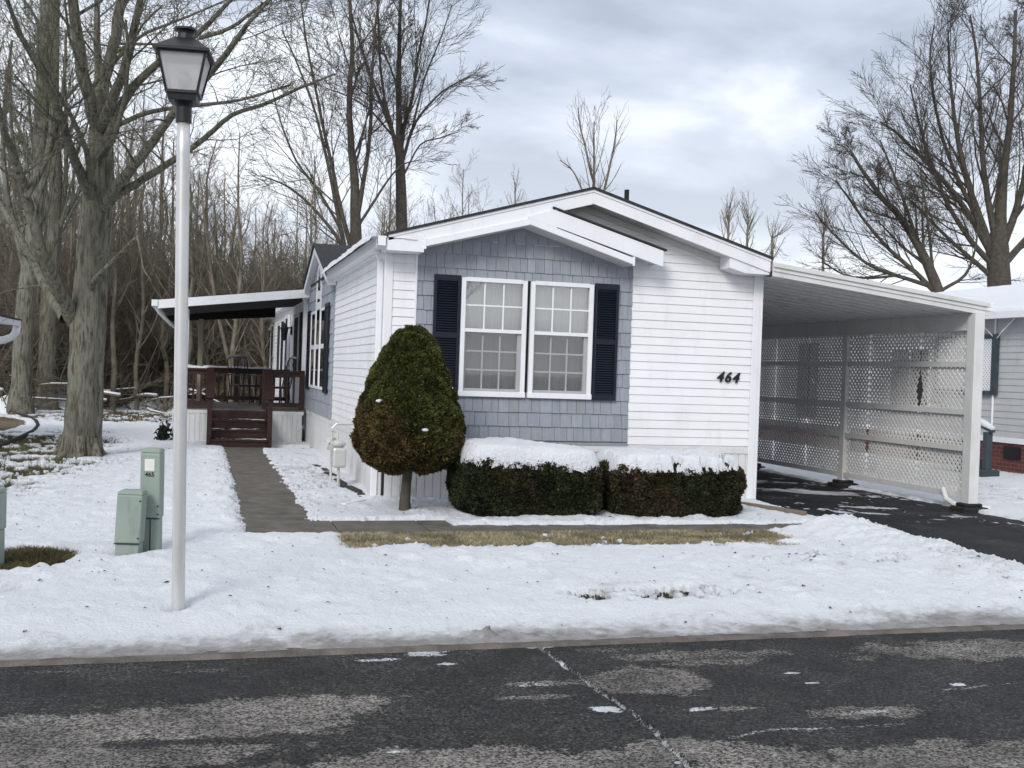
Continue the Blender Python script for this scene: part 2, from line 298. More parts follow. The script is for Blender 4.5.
# ------------------------------------------------------------------ world, sun
w = bpy.data.worlds.new('World'); sc.world = w; w.use_nodes = True; nt = w.node_tree; N = nt.nodes; L = nt.links
bg = N['Background']; sky = N.new('ShaderNodeTexSky'); sky.sky_type = 'NISHITA'; sky.sun_disc = False
SUN_EL = radians(33); sun_dir = Vector((-.55, -.75, 0)).normalized()*cos(SUN_EL)+Vector((0, 0, sin(SUN_EL)))
sky.sun_elevation = SUN_EL; sky.sun_rotation = math.atan2(sun_dir.x, sun_dir.y); sky.air_density = 1; sky.dust_density = 2
tc = N.new('ShaderNodeTexCoord'); sx = N.new('ShaderNodeSeparateXYZ'); L.new(tc.outputs['Generated'], sx.inputs[0])
ab = N.new('ShaderNodeMath'); ab.operation = 'ABSOLUTE'; L.new(sx.outputs['Z'], ab.inputs[0]); ad = N.new('ShaderNodeMath'); ad.operation = 'ADD'; ad.inputs[1].default_value = .22; L.new(ab.outputs[0], ad.inputs[0])
dx = N.new('ShaderNodeMath'); dx.operation = 'DIVIDE'; L.new(sx.outputs['X'], dx.inputs[0]); L.new(ad.outputs[0], dx.inputs[1])
dy = N.new('ShaderNodeMath'); dy.operation = 'DIVIDE'; L.new(sx.outputs['Y'], dy.inputs[0]); L.new(ad.outputs[0], dy.inputs[1])
cx = N.new('ShaderNodeCombineXYZ'); L.new(dx.outputs[0], cx.inputs[0]); L.new(dy.outputs[0], cx.inputs[1]); cx.inputs[2].default_value = 3.7
cn = N.new('ShaderNodeTexNoise'); cn.inputs['Scale'].default_value = 1.5; cn.inputs['Detail'].default_value = 7; cn.inputs['Roughness'].default_value = .5; cn.inputs['Distortion'].default_value = .35; L.new(cx.outputs[0], cn.inputs['Vector'])
cr = N.new('ShaderNodeValToRGB'); e = cr.color_ramp.elements; K = 1.0
e[0].position = .38; e[0].color = (.40, .45, .54, 1); e[1].position = .60; e[1].color = (.84, .88, .93, 1); q = e.new(.49); q.color = (.56, .61, .71, 1)
L.new(cn.outputs['Fac'], cr.inputs['Fac'])
# paler towards the horizon
hz = N.new('ShaderNodeMapRange'); L.new(ab.outputs[0], hz.inputs[0]); hz.inputs[1].default_value = 0; hz.inputs[2].default_value = .28; hz.inputs[3].default_value = .55; hz.inputs[4].default_value = 0
mh = N.new('ShaderNodeMixRGB'); L.new(hz.outputs[0], mh.inputs['Fac']); L.new(cr.outputs[0], mh.inputs['Color1']); mh.inputs['Color2'].default_value = (.86, .88, .92, 1)
sc10 = N.new('ShaderNodeVectorMath'); sc10.operation = 'SCALE'; sc10.inputs['Scale'].default_value = 7.7; L.new(mh.outputs[0], sc10.inputs[0])
mx = N.new('ShaderNodeMixRGB'); mx.inputs['Fac'].default_value = .93; L.new(sky.outputs[0], mx.inputs['Color1']); L.new(sc10.outputs[0], mx.inputs['Color2'])
L.new(mx.outputs[0], bg.inputs['Color']); bg.inputs['Strength'].default_value = .10
sl = bpy.data.lights.new('sun', 'SUN'); sl.energy = 1.25; sl.angle = radians(20); sl.color = (1, .97, .93); so = bpy.data.objects.new('sun', sl); col.objects.link(so)
so.rotation_euler = (-sun_dir).to_track_quat('-Z', 'Y').to_euler(); so.location = (0, 0, 30)
vs_ = sc.view_settings; vs_.view_transform = 'Standard'; vs_.look = 'None'; vs_.exposure = .76; vs_.gamma = 1; vs_.use_curve_mapping = False
sc.cycles.max_bounces = 6; sc.cycles.transparent_max_bounces = 12; sc.cycles.diffuse_bounces = 3; sc.cycles.glossy_bounces = 3

# ------------------------------------------------------------------ terrain
def gz(u, v):
    u = np.asarray(u, float); v = np.asarray(v, float)
    z = -.08*sstep(4.9, 8.0, u)*(1-sstep(9.5, 12., u))*sstep(-5.8, -3.5, v)
    z = z-.084*(1-sstep(-6.7, -4.0, v))
    z = np.where(v < -6.46, -.22, z)
    z = np.where(v < -14.6, -.06, z)
    return z
def ell(u, v, cu, cv, ru, rv, soft=.3, seed=0, n=.35, s=2.):
    out = np.zeros(np.shape(u)); k = (np.abs(u-cu) < ru*2.2) & (np.abs(v-cv) < rv*2.6)
    if not k.any(): return out
    u = u[k]; v = v[k]
    d = np.sqrt(((u-cu)/ru)**2+((v-cv)/rv)**2)+n*fbm(u, v, s/max(min(ru, rv), .15)*.5, 4, seed)*2+n*1.6*fbm(u*.6, v, max(12., 1.6/min(ru, rv)), 4, seed+5, .65)
    out[k] = 1-sstep(1-soft, 1+soft, d); return out
    d = 0
    return 1-sstep(1-soft, 1+soft, d)
def seg(u, v, a, b):
    ax, ay = a; bx, by = b; t = np.clip(((u-ax)*(bx-ax)+(v-ay)*(by-ay))/((bx-ax)**2+(by-ay)**2), 0, 1)
    return np.hypot(u-ax-t*(bx-ax), v-ay-t*(by-ay))
def snow_depth(u, v):
    n1 = fbm(u, v, .7, 5, 3); n2 = fbm(u, v, 4., 5, 11, .6); n3 = fbm(u, v, 14., 4, 23, .6)
    t = .055+.035*n1+.035*n2+.030*n3+.012*fbm(u, v, 40., 3, 29, .6)
    # trampled, crusty lumps
    t += .03*sstep(.05, .3, fbm(u, v, 3., 3, 31))*sstep(-8, 0, -v)
    uu = u+.10*n2*1.6+.10*n3; vv = v+.10*n2+.10*n3
    cut = np.zeros_like(t)
    side_walk = band(uu, -1.66, -.97, .05)*band(vv, -2.62, 8.5, .05)
    cut = np.maximum(cut, side_walk)
    cut = np.maximum(cut, band(uu, -1.0, .05, .06)*band(vv, 8.05, 8.7, .08)*.95)
    fw = band(uu, -1.5, 4.7, .08)*band(vv, -2.56, np.where(u < .45, -1.62, -2.03), .05)
    cut = np.maximum(cut, fw)
    grass = band(uu+.2*n1, -.75, 3.75, .15)*band(vv+.35*n1+.22*n2, -3.42+.12*sstep(2.2, 3.6, u), -2.5, .05)*(1-.9*sstep(.16, .30, n2+.5*n3))
    cut = np.maximum(cut, grass)
    # driveway
    left_edge = 4.98-.22*sstep(-2.2, -4.5, v)*0-.1*(1-sstep(-5, -1, v))
    dr = band(uu, left_edge, 8.12+.25*n1, .05)*sstep(-6.9, -6.5, v)*(1-sstep(11., 12., v))
    cut = np.maximum(cut, dr)
    # heap shovelled beside the driveway
    hp = np.exp(-((u-4.55)/.42)**2)*band(v, -5.6, -2.3, .5)
    t = t+hp*(.10+.10*n2+.05*n3)*(1-cut)
    t = t+np.exp(-((u-4.45)/.3)**2-((v+2.75)/.4)**2)*.07
    # ridges along the walks
    t = t+np.exp(-((u+1.85)/.16)**2)*band(v, -2.0, 7.5, .3)*(.03+.10*n2)
    t = t-.02*np.exp(-((v+3.2)/.6)**2)*band(u, -2., 4., .4)
    # bare patches
    cut = np.maximum(cut, ell(u, v, -3.40, -3.75, .36, .52, .12, 5, .2))
    cut = np.maximum(cut, .95*(1-sstep(.03, .13, seg(uu, vv, (-3.25, -4.9), (-4.3, -5.6)))))
    thin = ell(u, v, -4.9, 6.2, 1.5, 6.0, .5, 6, .5, 4); thin = np.maximum(thin, ell(u, v, -4.1, 19.2, 3.5, 3.0, .4, 7, .5, 4))
    thin = np.maximum(thin, ell(u, v, -4.9, 1.6, .9, 1.6, .5, 8, .4))
    cut = np.maximum(cut, thin*sstep(-.12, .10, n2+.7*n3+.35*(thin-.6)))
    cut = np.maximum(cut, ell(u, v, -7.8, 13.8, 1.8, 4.2, .1, 9, .1))
    ys = ell(u, v, 1.25, -5.45, .75, .17, .4, 12, .3); cut = np.maximum(cut, ys*sstep(-.04, .10, n3+.6*n2)*1.1)
    ys = ell(u, v, 3.4, -4.4, .8, .3, .4, 13, .3); cut = np.maximum(cut, ys*sstep(.14, .28, n3+.6*n2))
    ys = ell(u, v, -.6, 2.7, .35, 3.6, .4, 14, .3); cut = np.maximum(cut, ys*sstep(.06, .25, n3+.7*n2))
    ys = ell(u, v, 10., 3., 1.2, 6., .4, 14, .3); cut = np.maximum(cut, ys*sstep(.0, .2, n2+.5*n3))
    cut = np.maximum(cut, .8*sstep(24, 30, v)*sstep(.02, .2, n2))           # leaf litter showing in the woods
    cut = np.maximum(cut, sstep(.10, .22, n3+.35*n2)*.93*band(u, 0, 4.6, .4)*band(v, -2.1, 0, .3)*.5)
    for a, b, r_ in ((-2.21, -5.53, .10), (-2.47, -3.40, .16), (-2.64, -3.58, .17)):
        t = t-.06*np.exp(-(((u-a)**2+(v-b)**2)/r_**2)**1.5)
    ftp = np.zeros_like(t)      # old footprints across the lawn
    for k in range(9): ftp = np.maximum(ftp, np.exp(-(((u+4.9-.62*k-.1*(k % 2))/.06)**2+((v+3.9+.12*k+.18*(k % 2)-.2)/.13)**2)))
    t = t-.030*ftp
    # melting towards the street
    t = t-(.050+.02*n3)*(1-sstep(-6.46, -5.65, v+.10*n2+.05*n1))
    t = np.where(v > -14, t*(.20+.80*sstep(-6.45, -5.5, v+.2*n2)), t)
    t = t-(.10)*(1-sstep(-6.57, -6.47, v+.14*n2+.06*n1))*(v > -14)
    t = t+np.exp(-((u+.28)/.22)**2-((v+6.30)/.07)**2)*(.035+.16*n3)+np.exp(-((u-.32)/.10)**2-((v+6.28)/.05)**2)*.03
    t = t*(1-cut)-.09*sstep(.35, .9, cut)
    t = np.where((v < -6.6) & (v > -14.5), -.3, t)
    return t
def snow_dirt(u, v):
    n2 = fbm(u, v, 5., 5, 41, .6); n1 = fbm(u, v, 1.2, 4, 43)
    n5 = fbm(u, v, 22, 3, 47, .6); d = (1-sstep(-6.50, -5.98, v+.34*n2+.24*n1+.25*n5))*1.25
    d = np.maximum(d, .9*np.exp(-((u+.28)/.28)**2-((v+6.32)/.09)**2)*1.2)
    d = np.maximum(d, .7*np.exp(-((u-.32)/.14)**2-((v+6.28)/.06)**2))
    d = np.maximum(d, .28*ell(u, v, 2.0, -5.3, 2.6, .8, .5, 44, .4)*sstep(.05, .3, n2+n1))
    d = np.maximum(d, .3*ell(u, v, 4.0, -5., .8, .8, .5, 44, .4)*sstep(-.1, .3, n2+n1))
    d = np.maximum(d, .35*band(u, -.9, -.1, .1)*band(v, -1, 7, .3)*sstep(.08, .3, n2+n1))
    d = np.maximum(d, .30*ell(u, v, -4.9, 3.2, 2., 6., .4, 45, .4)*sstep(-.1, .3, n2))
    return np.clip(d, 0, 1)
def grid_mesh(name, U, V, zf, attrs=None, smooth=True):
    uu, vv = np.meshgrid(U, V); z = zf(uu, vv); P = np.stack([uu, vv, z], -1).reshape(-1, 3)
    nu, nv = len(U), len(V); i = (np.arange(nv-1)[:, None]*nu+np.arange(nu-1)[None]).ravel()
    F = np.stack([i, i+1, i+1+nu, i+nu], 1)
    return np_mesh(name, P, F, smooth, {k: f(uu, vv).ravel() for k, f in (attrs or {}).items()})
def prog(a, b, s0, g):
    r = [a]; s = s0
    while r[-1] < b: r.append(r[-1]+s); s *= g
    return np.array(r)
Ug = np.concatenate([-prog(12, 420, .4, 1.25)[::-1], np.arange(-11.6, -5, .16), np.arange(-5, 9, .10), np.arange(9, 16, .3), prog(16.3, 420, .5, 1.25)])
Vg = np.concatenate([-prog(15, 420, .5, 1.3)[::-1], np.array([-14.61, -14.59, -6.47, -6.455]), np.arange(-6.4, 2, .08), np.arange(2.1, 12, .25), prog(12.2, 450, .4, 1.15)])
link('ground', grid_mesh('ground', Ug, Vg, lambda u, v: gz(u, v)-.004), MT['ground'], kind='structure')
Us = np.concatenate([-prog(12.1, 420, .3, 1.2)[::-1], np.arange(-12, -5, .07), np.arange(-5, 8.8, .026), np.arange(8.8, 14, .08), prog(14.1, 420, .15, 1.2)])
vs = [-6.56]
while vs[-1] < 34: vs.append(vs[-1]+max(.018, .0040*(vs[-1]+13.1)))
Vs = np.concatenate([-prog(14.62, 420, .4, 1.3)[::-1], np.array([-14.58, -6.6]), np.array(vs), prog(34.2, 440, .3, 1.15)])
link('snow_cover', grid_mesh('snow_cover', Us, Vs, lambda u, v: gz(u, v)+np.maximum(snow_depth(u, v), -.06)-.02*((v < -6.46) & (v > -14)), {'dirt': snow_dirt}), MT['snow'], kind='structure')

# street
def G(px, py, z=-.1): p = ground_at(px, py, z); return p[0], p[1]
def road_dry(u, v):
    n = fbm(u, v, 2.5, 5, 51, .6); n2 = fbm(u, v*2.2, 7, 4, 52, .6)
    d = np.zeros_like(u)
    for px, py, ru, rv, am in ((150, 728, .98, .42, 1), (60, 755, .9, .35, 1), (270, 708, .35, .22, .95), (500, 770, 1.1, .24, 1), (420, 762, .6, .16, 1), (650, 680, .34, .24, .95), (545, 683, .22, .05, .7),
                               (540, 697, .2, .05, .6), (720, 662, .35, .08, .5), (870, 712, .35, .10, .8), (965, 650, .8, .22, .75), (900, 762, 1.1, .22, 1), (700, 655, .5, .12, .6), (740, 708, .16, .04, .7), (735, 755, .3, .12, .8), (600, 650, .3, .05, .3), (50, 672, .2, .03, .4), (200, 671, .2, .03, .4)):
        c = G(px, py); d = np.maximum(d, am*ell(u, v, c[0], c[1], ru, rv, .25, int(px), .55, 1.6))
    d = np.maximum(d, .9*(1-sstep(-11.2, -9.2, v+.6*n)))
    a, b = G(110, 745), G(330, 738); d = d*(1-.9*(1-sstep(.02, .09, seg(u, v+.12*n, a, b)+.07*n2)))
    return np.clip(d+.12*n2*d, 0, 1)
CR_ = [(540, 646), (562, 664), (590, 684), (612, 699), (640, 718), (668, 744), (700, 775)]
def road_frost(u, v):
    n2 = fbm(u, v, 16, 4, 53, .6); n1 = fbm(u, v, 5, 4, 54, .6); uj = u+.05*n1; vj = v+.05*n1; f = np.zeros_like(u)
    for a, b in zip(CR_[:-1], CR_[1:]): f = np.maximum(f, (.30+.5*sstep(-.1, .3, n2))*(1-sstep(.008, .026, seg(uj, vj, G(*a), G(*b))+.012*n2)))
    for pts, wd, am in ((((730, 737), (775, 729), (830, 728), (905, 724)), .016, .55), (((945, 690), (975, 687), (1030, 682)), .016, .55), (((760, 745), (790, 768)), .014, .4), (((690, 650), (780, 655)), .008, .2)):
        for a, b in zip(pts[:-1], pts[1:]): f = np.maximum(f, am*(.6+n2)*(1-sstep(wd*.5, wd*1.4, seg(uj, vj, G(*a), G(*b))+.02*n2)))
    for px, py, ru, rv, am in ((609, 708, .075, .05, 1.), (425, 653, .13, .07, .5), (490, 648, .16, .035, .5), (375, 660, .13, .03, .4), (447, 664, .06, .025, .6), (545, 647, .09, .02, .8), (700, 709, .07, .025, .5), (810, 683, .06, .02, .6), (790, 673, .05, .02, .5),
                               (870, 712, .12, .03, .4), (958, 684, .05, .03, .7), (540, 685, .12, .03, .25), (660, 690, .2, .04, .25), (680, 762, .05, .02, .7), (395, 752, .03, .015, .7)):
        c = G(px, py); f = np.maximum(f, am*ell(u, v, c[0], c[1], ru, rv, .3, int(px)+3, .7, 2.2))
    return np.clip(f, 0, 1)
Ur = np.concatenate([-prog(4, 200, .3, 1.2)[::-1], np.arange(-3.9, 4.6, .014), prog(4.7, 200, .2, 1.2)])
Vr = np.concatenate([np.arange(-14.6, -9.6, .1), np.arange(-9.6, -6.49, .014)])
def road_z(u, v):
    z = -.100+.004*fbm(u, v, 3, 4, 55)
    for a, b in zip(CR_[:-1], CR_[1:]): z = z-.022*(1-sstep(.004, .018, seg(u+.05*fbm(u, v, 5, 4, 54, .6), v, G(*a), G(*b))))
    return z
link('street', grid_mesh('street', Ur, Vr, road_z, {'dry': road_dry, 'frost': road_frost}), MT['road'], kind='structure')
Uk = np.concatenate([-prog(4, 200, .3, 1.3)[::-1], np.arange(-3.9, 6, .03), prog(6.1, 200, .2, 1.3)])
MT['kerb'] = mat('kerb_mix', (.05, .04, .034), .8, .3, 5., .8, 60., colr2=(.17, .15, .135))
link('kerb', grid_mesh('kerb', Uk, np.array([-6.56, -6.535, -6.525, -6.50, -6.48, -6.46, -6.44, -6.42]), lambda u, v: np.where(v < -6.55, -.115, np.where(v < -6.53, -.096, -.084))+.016*fbm(u, v, 6, 4, 5)), MT['kerb'], kind='structure')

# driveway, slightly above the ground sheet
def drive_frost(u, v):
    n = fbm(u, v, 3, 5, 61, .6); n2 = fbm(u*2.5, v, 7, 4, 62, .6); f = np.zeros_like(u)
    for cu, cv, ru, rv, am in ((6.6, -.2, .30, .12, .9), (6.2, -.9, .18, .07, .8), (5.75, -.9, .12, .1, .8), (6.9, 1.8, .9, .3, .6), (6.4, 3.3, .9, .25, .6), (7.5, -.9, .2, .06, .7), (6.9, -1.3, .12, .04, .6), (7.9, -1.7, .1, .04, .6)):
        f = np.maximum(f, am*ell(u, v, cu, cv, ru, rv, .3, int(cu*10), .8, 2.))
    f = np.maximum(f, .9*sstep(.22, .3, n+n2*.6)*band(v, -1.6, 8, .4)); return np.clip(f, 0, 1)
link('driveway', grid_mesh('driveway', np.arange(4.7, 8.42, .03), np.concatenate([np.arange(-6.44, 5, .03), np.arange(5, 13, .12)]), lambda u, v: gz(u, v)+.010+.006*fbm(u, v, 1.5, 4, 60),
     {'dry': lambda u, v: np.clip(.35+1.6*fbm(u, v, 1.3, 5, 63), 0, 1)*.7, 'frost': drive_frost}), MT['drive'], kind='structure')
# walks
m = MB()
for k in range(9): m.box(-1.66, -.88, -1.62+k*1.2, -.435+k*1.2, -.05, .022)
m.build('side_walk', MT['concrete'], bevel=.006, kind='structure')
m = MB()
for k in range(7): m.box(-1.66+k*.9, -.772+k*.9, -2.52, -1.63, -.05, .018)
m.build('front_walk', MT['concrete'], bevel=.006, kind='structure')
# gravelly leaf bed in the far left lawn
link('mulch_bed', grid_mesh('mulch_bed', np.arange(-10, -5.5, .08), np.arange(9, 18.6, .1), lambda u, v: np.where(((u+8.1)/2.2)**2+((v-13.8)/4.6)**2 < 1, .022+.05*fbm(u, v, 3, 4, 8), -.06)), MT['leafbed'], kind='structure')

# grass: dead straw strip, tufts showing through thin snow
def blades(u, v, colA, colB, h0, h1, lay=.6):
    n = len(u); z = gz(u, v)-.005; a = RNG.random(n)*2*pi; h = h0+(h1-h0)*RNG.random(n); ln = lay*(.3+RNG.random(n))*h
    b = RNG.random(n)*2*pi; wv = .004+.004*RNG.random(n)
    p0 = np.stack([u-wv*np.cos(b), v-wv*np.sin(b), z], 1); p1 = np.stack([u+wv*np.cos(b), v+wv*np.sin(b), z], 1)
    p2 = np.stack([u+ln*np.cos(a), v+ln*np.sin(a), z+h], 1)
    c = np.array(colA)[None]+(np.array(colB)-np.array(colA))[None]*RNG.random((n, 1)); c = c*(.7+.6*RNG.random((n, 1)))*(1+1.3*fbm(u, v, 5., 3, 201))[:, None]
    return np.stack([p0, p1, p2], 1).reshape(-1, 3), np.repeat(c, 3, 0)
def scatter(n, u0, u1, v0, v1, lim): 
    u = u0+(u1-u0)*RNG.random(n); v = v0+(v1-v0)*RNG.random(n); k = snow_depth(u, v) < lim; return u[k], v[k]
PV, PC = [], []
for n, box_, cA, cB, h0, h1, lim in ((90000, (-.9, 4.0, -3.55, -2.54), (.16, .14, .085), (.38, .335, .22), .02, .055, .03), (16000, (-3.9, -2.9, -4.5, -3.0), (.05, .055, .02), (.13, .10, .05), .03, .07, .02),
                                     (60000, (-6.6, -3.2, -1., 13.), (.045, .055, .022), (.15, .13, .07), .03, .07, .02), (25000, (-7.5, -1.5, 16., 22.5), (.06, .06, .03), (.17, .14, .08), .04, .08, .02),
                                     (9000, (.5, 2.1, -5.75, -5.2), (.03, .03, .02), (.08, .07, .04), .01, .03, -.01), (8000, (9., 12., 0, 9.), (.05, .045, .03), (.12, .10, .06), .03, .06, .0)):
    u, v = scatter(n, *box_, lim)
    if len(u): a, b = blades(u, v, cA, cB, h0, h1, 1.2); PV.append(a); PC.append(b)
PV = np.concatenate(PV); PC = np.concatenate(PC)
link('grass', np_mesh('grass', PV, np.arange(len(PV)).reshape(-1, 3), False, {'tint': PC}), MT['blade'], kind='stuff', label='dead straw grass blades showing through the thin snow', cat='grass')

# ------------------------------------------------------------------ the house
WD = 4.99; LEN = 26.; EZ = 3.02; RU = 2.47; RZ = 3.92; PIT = (RZ-3.19)/(RU+.07)
ROOFTOP = lambda u: RZ-abs(u-RU)*PIT
house = empty('house', (2.5, 13, 0), label='white sided mobile home with slate blue shingle bay, navy shutters and number 464', cat='house')
SK = .755
def clip_course(z0, z1, s0f, s1f): return (s0f(z0), s1f(z0), s0f(z1), s1f(z1))
_lr = random.Random(44)
def laps(m, s0f, s1f, z0, z1, step=.107, o=.0, d=.014):
    z = z0
    while z < z1-1e-4:
        zt = min(z+step, z1); a0, a1, b0, b1 = clip_course(z, zt, s0f, s1f)
        if a1-a0 > .02:
            if b1 < b0: b0 = b1 = (b0+b1)/2
            jig = _lr.uniform(-.0012, .0012); o_ = o; o = o+jig
            zm = z+.5*(zt-z); m0, m1 = a0+(b0-a0)*.5, a1+(b1-a1)*.5
            # double-bevel lap: proud lower edge, small step, drop to the next course
            m.add([(a0, o+d, z), (a1, o+d, z), (b1, o+.003, zt), (b0, o+.003, zt)], [(0, 1, 2, 3)])
            m.add([(a0, o+d, z), (a1, o+d, z), (a1, o-.004, z+.002), (a0, o-.004, z+.002)], [(0, 3, 2, 1)])
            sq = a0+_lr.uniform(1.2, 3.4)
            while sq < a1-.4: m.box(sq, sq+.004, o-.002, o+d+.0006, z+.001, z+(zt-z)*.5); sq += 3.66
            o = o_
        z = zt
# core of the house (behind the cladding)
m = MB(T_id)
m.prism([(.02, .1), (WD-.02, .1), (WD-.02, EZ+.05), (RU, RZ-.13), (.02, EZ+.05)], .30, LEN)
for a, b, c, d in ((.02, .93, .1, 3.0), (2.62, WD-.02, .1, 3.0), (.93, 2.62, .1, 1.34), (.93, 2.62, 2.77, 3.0), (1.74, 1.82, 1.34, 2.77)): m.box(a, b, .004, .30, c, d)
m.prism([(.02, 3.0), (WD-.02, 3.0), (RU, RZ-.13)], .004, .30)
m.build('wall', MT['dark'], house)
fz = lambda side: (lambda z: 0.) 
def gab0(z): return .0 if z < 3.05 else (z-3.05)/PIT
def gab1(z): return WD if z < 3.05 else WD-(z-3.05)/PIT
m = MB(T_front)
laps(m, lambda z: 0.04, lambda z: .36, SK, 3.05)
laps(m, lambda z: 3.16 if z < 3.1 else max(gab0(z), 1.3), lambda z: min(gab1(z), WD-.05), SK, 3.74)
m.build('front_siding', MT['siding'], house, fix=False)
m = MB(T_side)
laps(m, lambda z: .05, lambda z: 5.17, SK, 3.08)
laps(m, lambda z: 9.6, lambda z: LEN, SK, 3.08)
m.build('side_siding', MT['siding'], house, fix=False)
# skirting with vertical ribs
def skirt(m, s0, s1, z0, z1, o=0.):
    s = s0; k = 0
    while s < s1-.01:
        e_ = min(s+.1, s1); m.box(s, e_-.012, o-.02, o+.012, z0, z1); m.box(e_-.012, e_, o-.02, o+.001, z0, z1); s = e_
m = MB(T_front); skirt(m, .05, WD-.05, -.12, SK-.10); m.box(.04, WD-.04, -.02, .022, SK-.10, SK-.005); m.build('front_skirting', MT['skirt'], house)
m = MB(T_side)
s = .05
while s < LEN:
    e_ = min(s+.4, LEN); m.box(s, e_-.01, -.02, .010, -.06, SK-.10); m.box(e_-.01, e_, -.02, .002, -.06, SK-.10); s = e_
m.box(.04, LEN, -.02, .022, SK-.10, SK-.005); m.build('side_skirting', MT['skirt'], house)
# right side wall, facing the carport
m = MB(lambda s, o, z: (WD+o, s, z)); laps(m, lambda z: .05, lambda z: LEN, SK, 3.08); skirt(m, .05, 12, -.12, SK); m.build('carport_side_siding', MT['siding'], house, fix=False)
for nm, a in (('corner_trim', (-.022, .075, -.022, .075)), ('corner_trim', (WD-.10, WD+.024, -.024, .09))):
    m = MB(); m.box(a[0], a[1], a[2], a[3], -.09 if a[0] > 1 else SK-.02, 3.06)
    if a[0] > 1: m.box(a[0]-.02, a[1]-.05, -.032, -.02, -.09, 3.04)
    m.build(nm, MT['trim'], house, bevel=.006)
# shingle bay on the front
def shingles(m, s0f, s1f, z0, z1, step=.174, o=.012, hole=None, wmin=.09, wmax=.165, seed=1):
    rr = random.Random(seed); z = z0; row = 0
    while z < z1-.01:
        zt = min(z+step, z1); a0, a1, b0, b1 = s0f(z), s1f(z), s0f(zt), s1f(zt)
        s = a0-(rr.random()*.08)
        while s < a1:
            wd = wmin+(wmax-wmin)*rr.random(); e_ = s+wd; x0, x1 = max(s, a0), min(e_-.005, a1)
            if x1-x0 > .015:
                t0, t1 = max(x0, b0), min(x1, b1)
                if t1 < t0: t0 = t1 = min(max((x0+x1)/2, b0), b1) if b1 > b0 else (x0+x1)/2
                rects = [(x0, x1, z, zt)]
                if hole:
                    h0, h1, g0, g1 = hole
                    if x1 > h0 and x0 < h1 and zt > g0 and z < g1:
                        rects = []
                        if z < g0-.01: rects.append((x0, x1, z, g0))
                        elif zt > g1+.01: rects.append((x0, x1, g1, zt))
                        if x0 < h0-.01: rects.append((x0, h0, z, zt))
                        elif x1 > h1+.01: rects.append((h1, x1, z, zt))
                dz = rr.uniform(-.003, .003); c = rr.uniform(.92, 1.06); c = (c, c*rr.uniform(.98, 1.02), c*rr.uniform(.97, 1.03)); oo = o+rr.uniform(0, .003)
                for (p, q, u0, u1) in rects:
                    full = (u0, u1) == (z, zt) and (p, q) == (x0, x1)
                    tp, tq = (t0, t1) if full else (p, q)
                    u0 = u0+dz
                    m.add([(p, oo+.014, u0), (q, oo+.014, u0), (tq, oo, u1+.004), (tp, oo, u1+.004), (p, oo-.014, u0), (q, oo-.014, u0), (tq, oo-.012, u1), (tp, oo-.012, u1)],
                          [(0, 1, 2, 3), (4, 5, 1, 0), (1, 5, 6, 2), (0, 3, 7, 4)], c)
            s = e_
        z = zt; row += 1
def b0(z): return .37 if z < 3.10 else .37+(z-3.10)*1.30/.38
def b1(z): return 3.16 if z < 3.06 else 3.16-(z-3.06)*1.40/.42
m = MB(T_front); m.box(.36, 3.165, -.004, .004, SK-.01, 1.35); m.box(.36, .93, -.004, .004, 1.35, 3.1); m.box(2.62, 3.165, -.004, .004, 1.35, 3.1); m.box(.93, 2.62, -.004, .004, 2.77, 3.42)
m.box(.36, 3.165, -.002, .03, SK-.02, SK+.012); m.add([(.36, .005, 2.9), (3.165, .005, 2.9), (3.165, .005, 3.08), (1.67, .005, 3.50), (.36, .005, 3.16)], [(0, 1, 2, 3, 4)])
shingles(m, b0, b1, SK+.03, 3.45, hole=(.93, 2.62, 1.34, 2.765))
m.build('shingle_bay', MT['shingle'], house, fix=False, tint=True)
m = MB(T_front); m.box(.345, .368, .0, .030, SK, 3.06); m.build('bay_edge_trim', MT['trim'], house)
# eaves and gables -------------------------------------------------
OV = .34
def raker(m, u0, u1, f, top, h, y0, y1):
    m.add([(u0, y0, f(u0)-top), (u1, y0, f(u1)-top), (u1, y0, f(u1)-top-h), (u0, y0, f(u0)-top-h), (u0, y1, f(u0)-top), (u1, y1, f(u1)-top), (u1, y1, f(u1)-top-h), (u0, y1, f(u0)-top-h)],
          [(0, 3, 2, 1), (4, 5, 6, 7), (0, 1, 5, 4), (3, 7, 6, 2), (0, 4, 7, 3), (1, 2, 6, 5)])
m = MB(); UL, UR = -.05, 4.93
raker(m, UL, RU, ROOFTOP, .02, .172, -OV, -OV+.03); raker(m, RU, UR, ROOFTOP, .02, .165, -OV, -OV+.03)
m.build('gable_fascia', MT['trim'], house, bevel=.004)
m = MB()     # lower face board line
raker(m, UL, RU, ROOFTOP, .012, .03, -OV-.012, -OV-.001); raker(m, RU, UR, ROOFTOP, .012, .03, -OV-.012, -OV-.001)
m.build('rake_trim', MT['trim'], house)
m = MB()     # soffit under the overhang
raker(m, UL+.01, RU, ROOFTOP, .15, .012, -OV+.03, .02); raker(m, RU, UR-.01, ROOFTOP, .15, .012, -OV+.03, .02)
raker(m, .05, RU, ROOFTOP, .165, .075, -.028, .001); raker(m, RU, WD-.02, ROOFTOP, .165, .075, -.028, .001)
m.build('soffit', MT['soffit'], house)
m = MB()     # boxed eave returns
m.prism([(4.36, 3.24), (UR, 3.03), (UR, 3.00), (4.58, 3.00), (4.36, 3.06)], -OV+.02, -.03)
m.build('eave_return', MT['trim'], house, bevel=.004)
m = MB(); m.prism([(-.055, 3.005), (.378, 3.005), (.378, 3.22), (-.055, 3.12)], -OV-.005, -.03); m.build('eave_return', MT['trim'], house, bevel=.004)
m = MB()     # roof decks
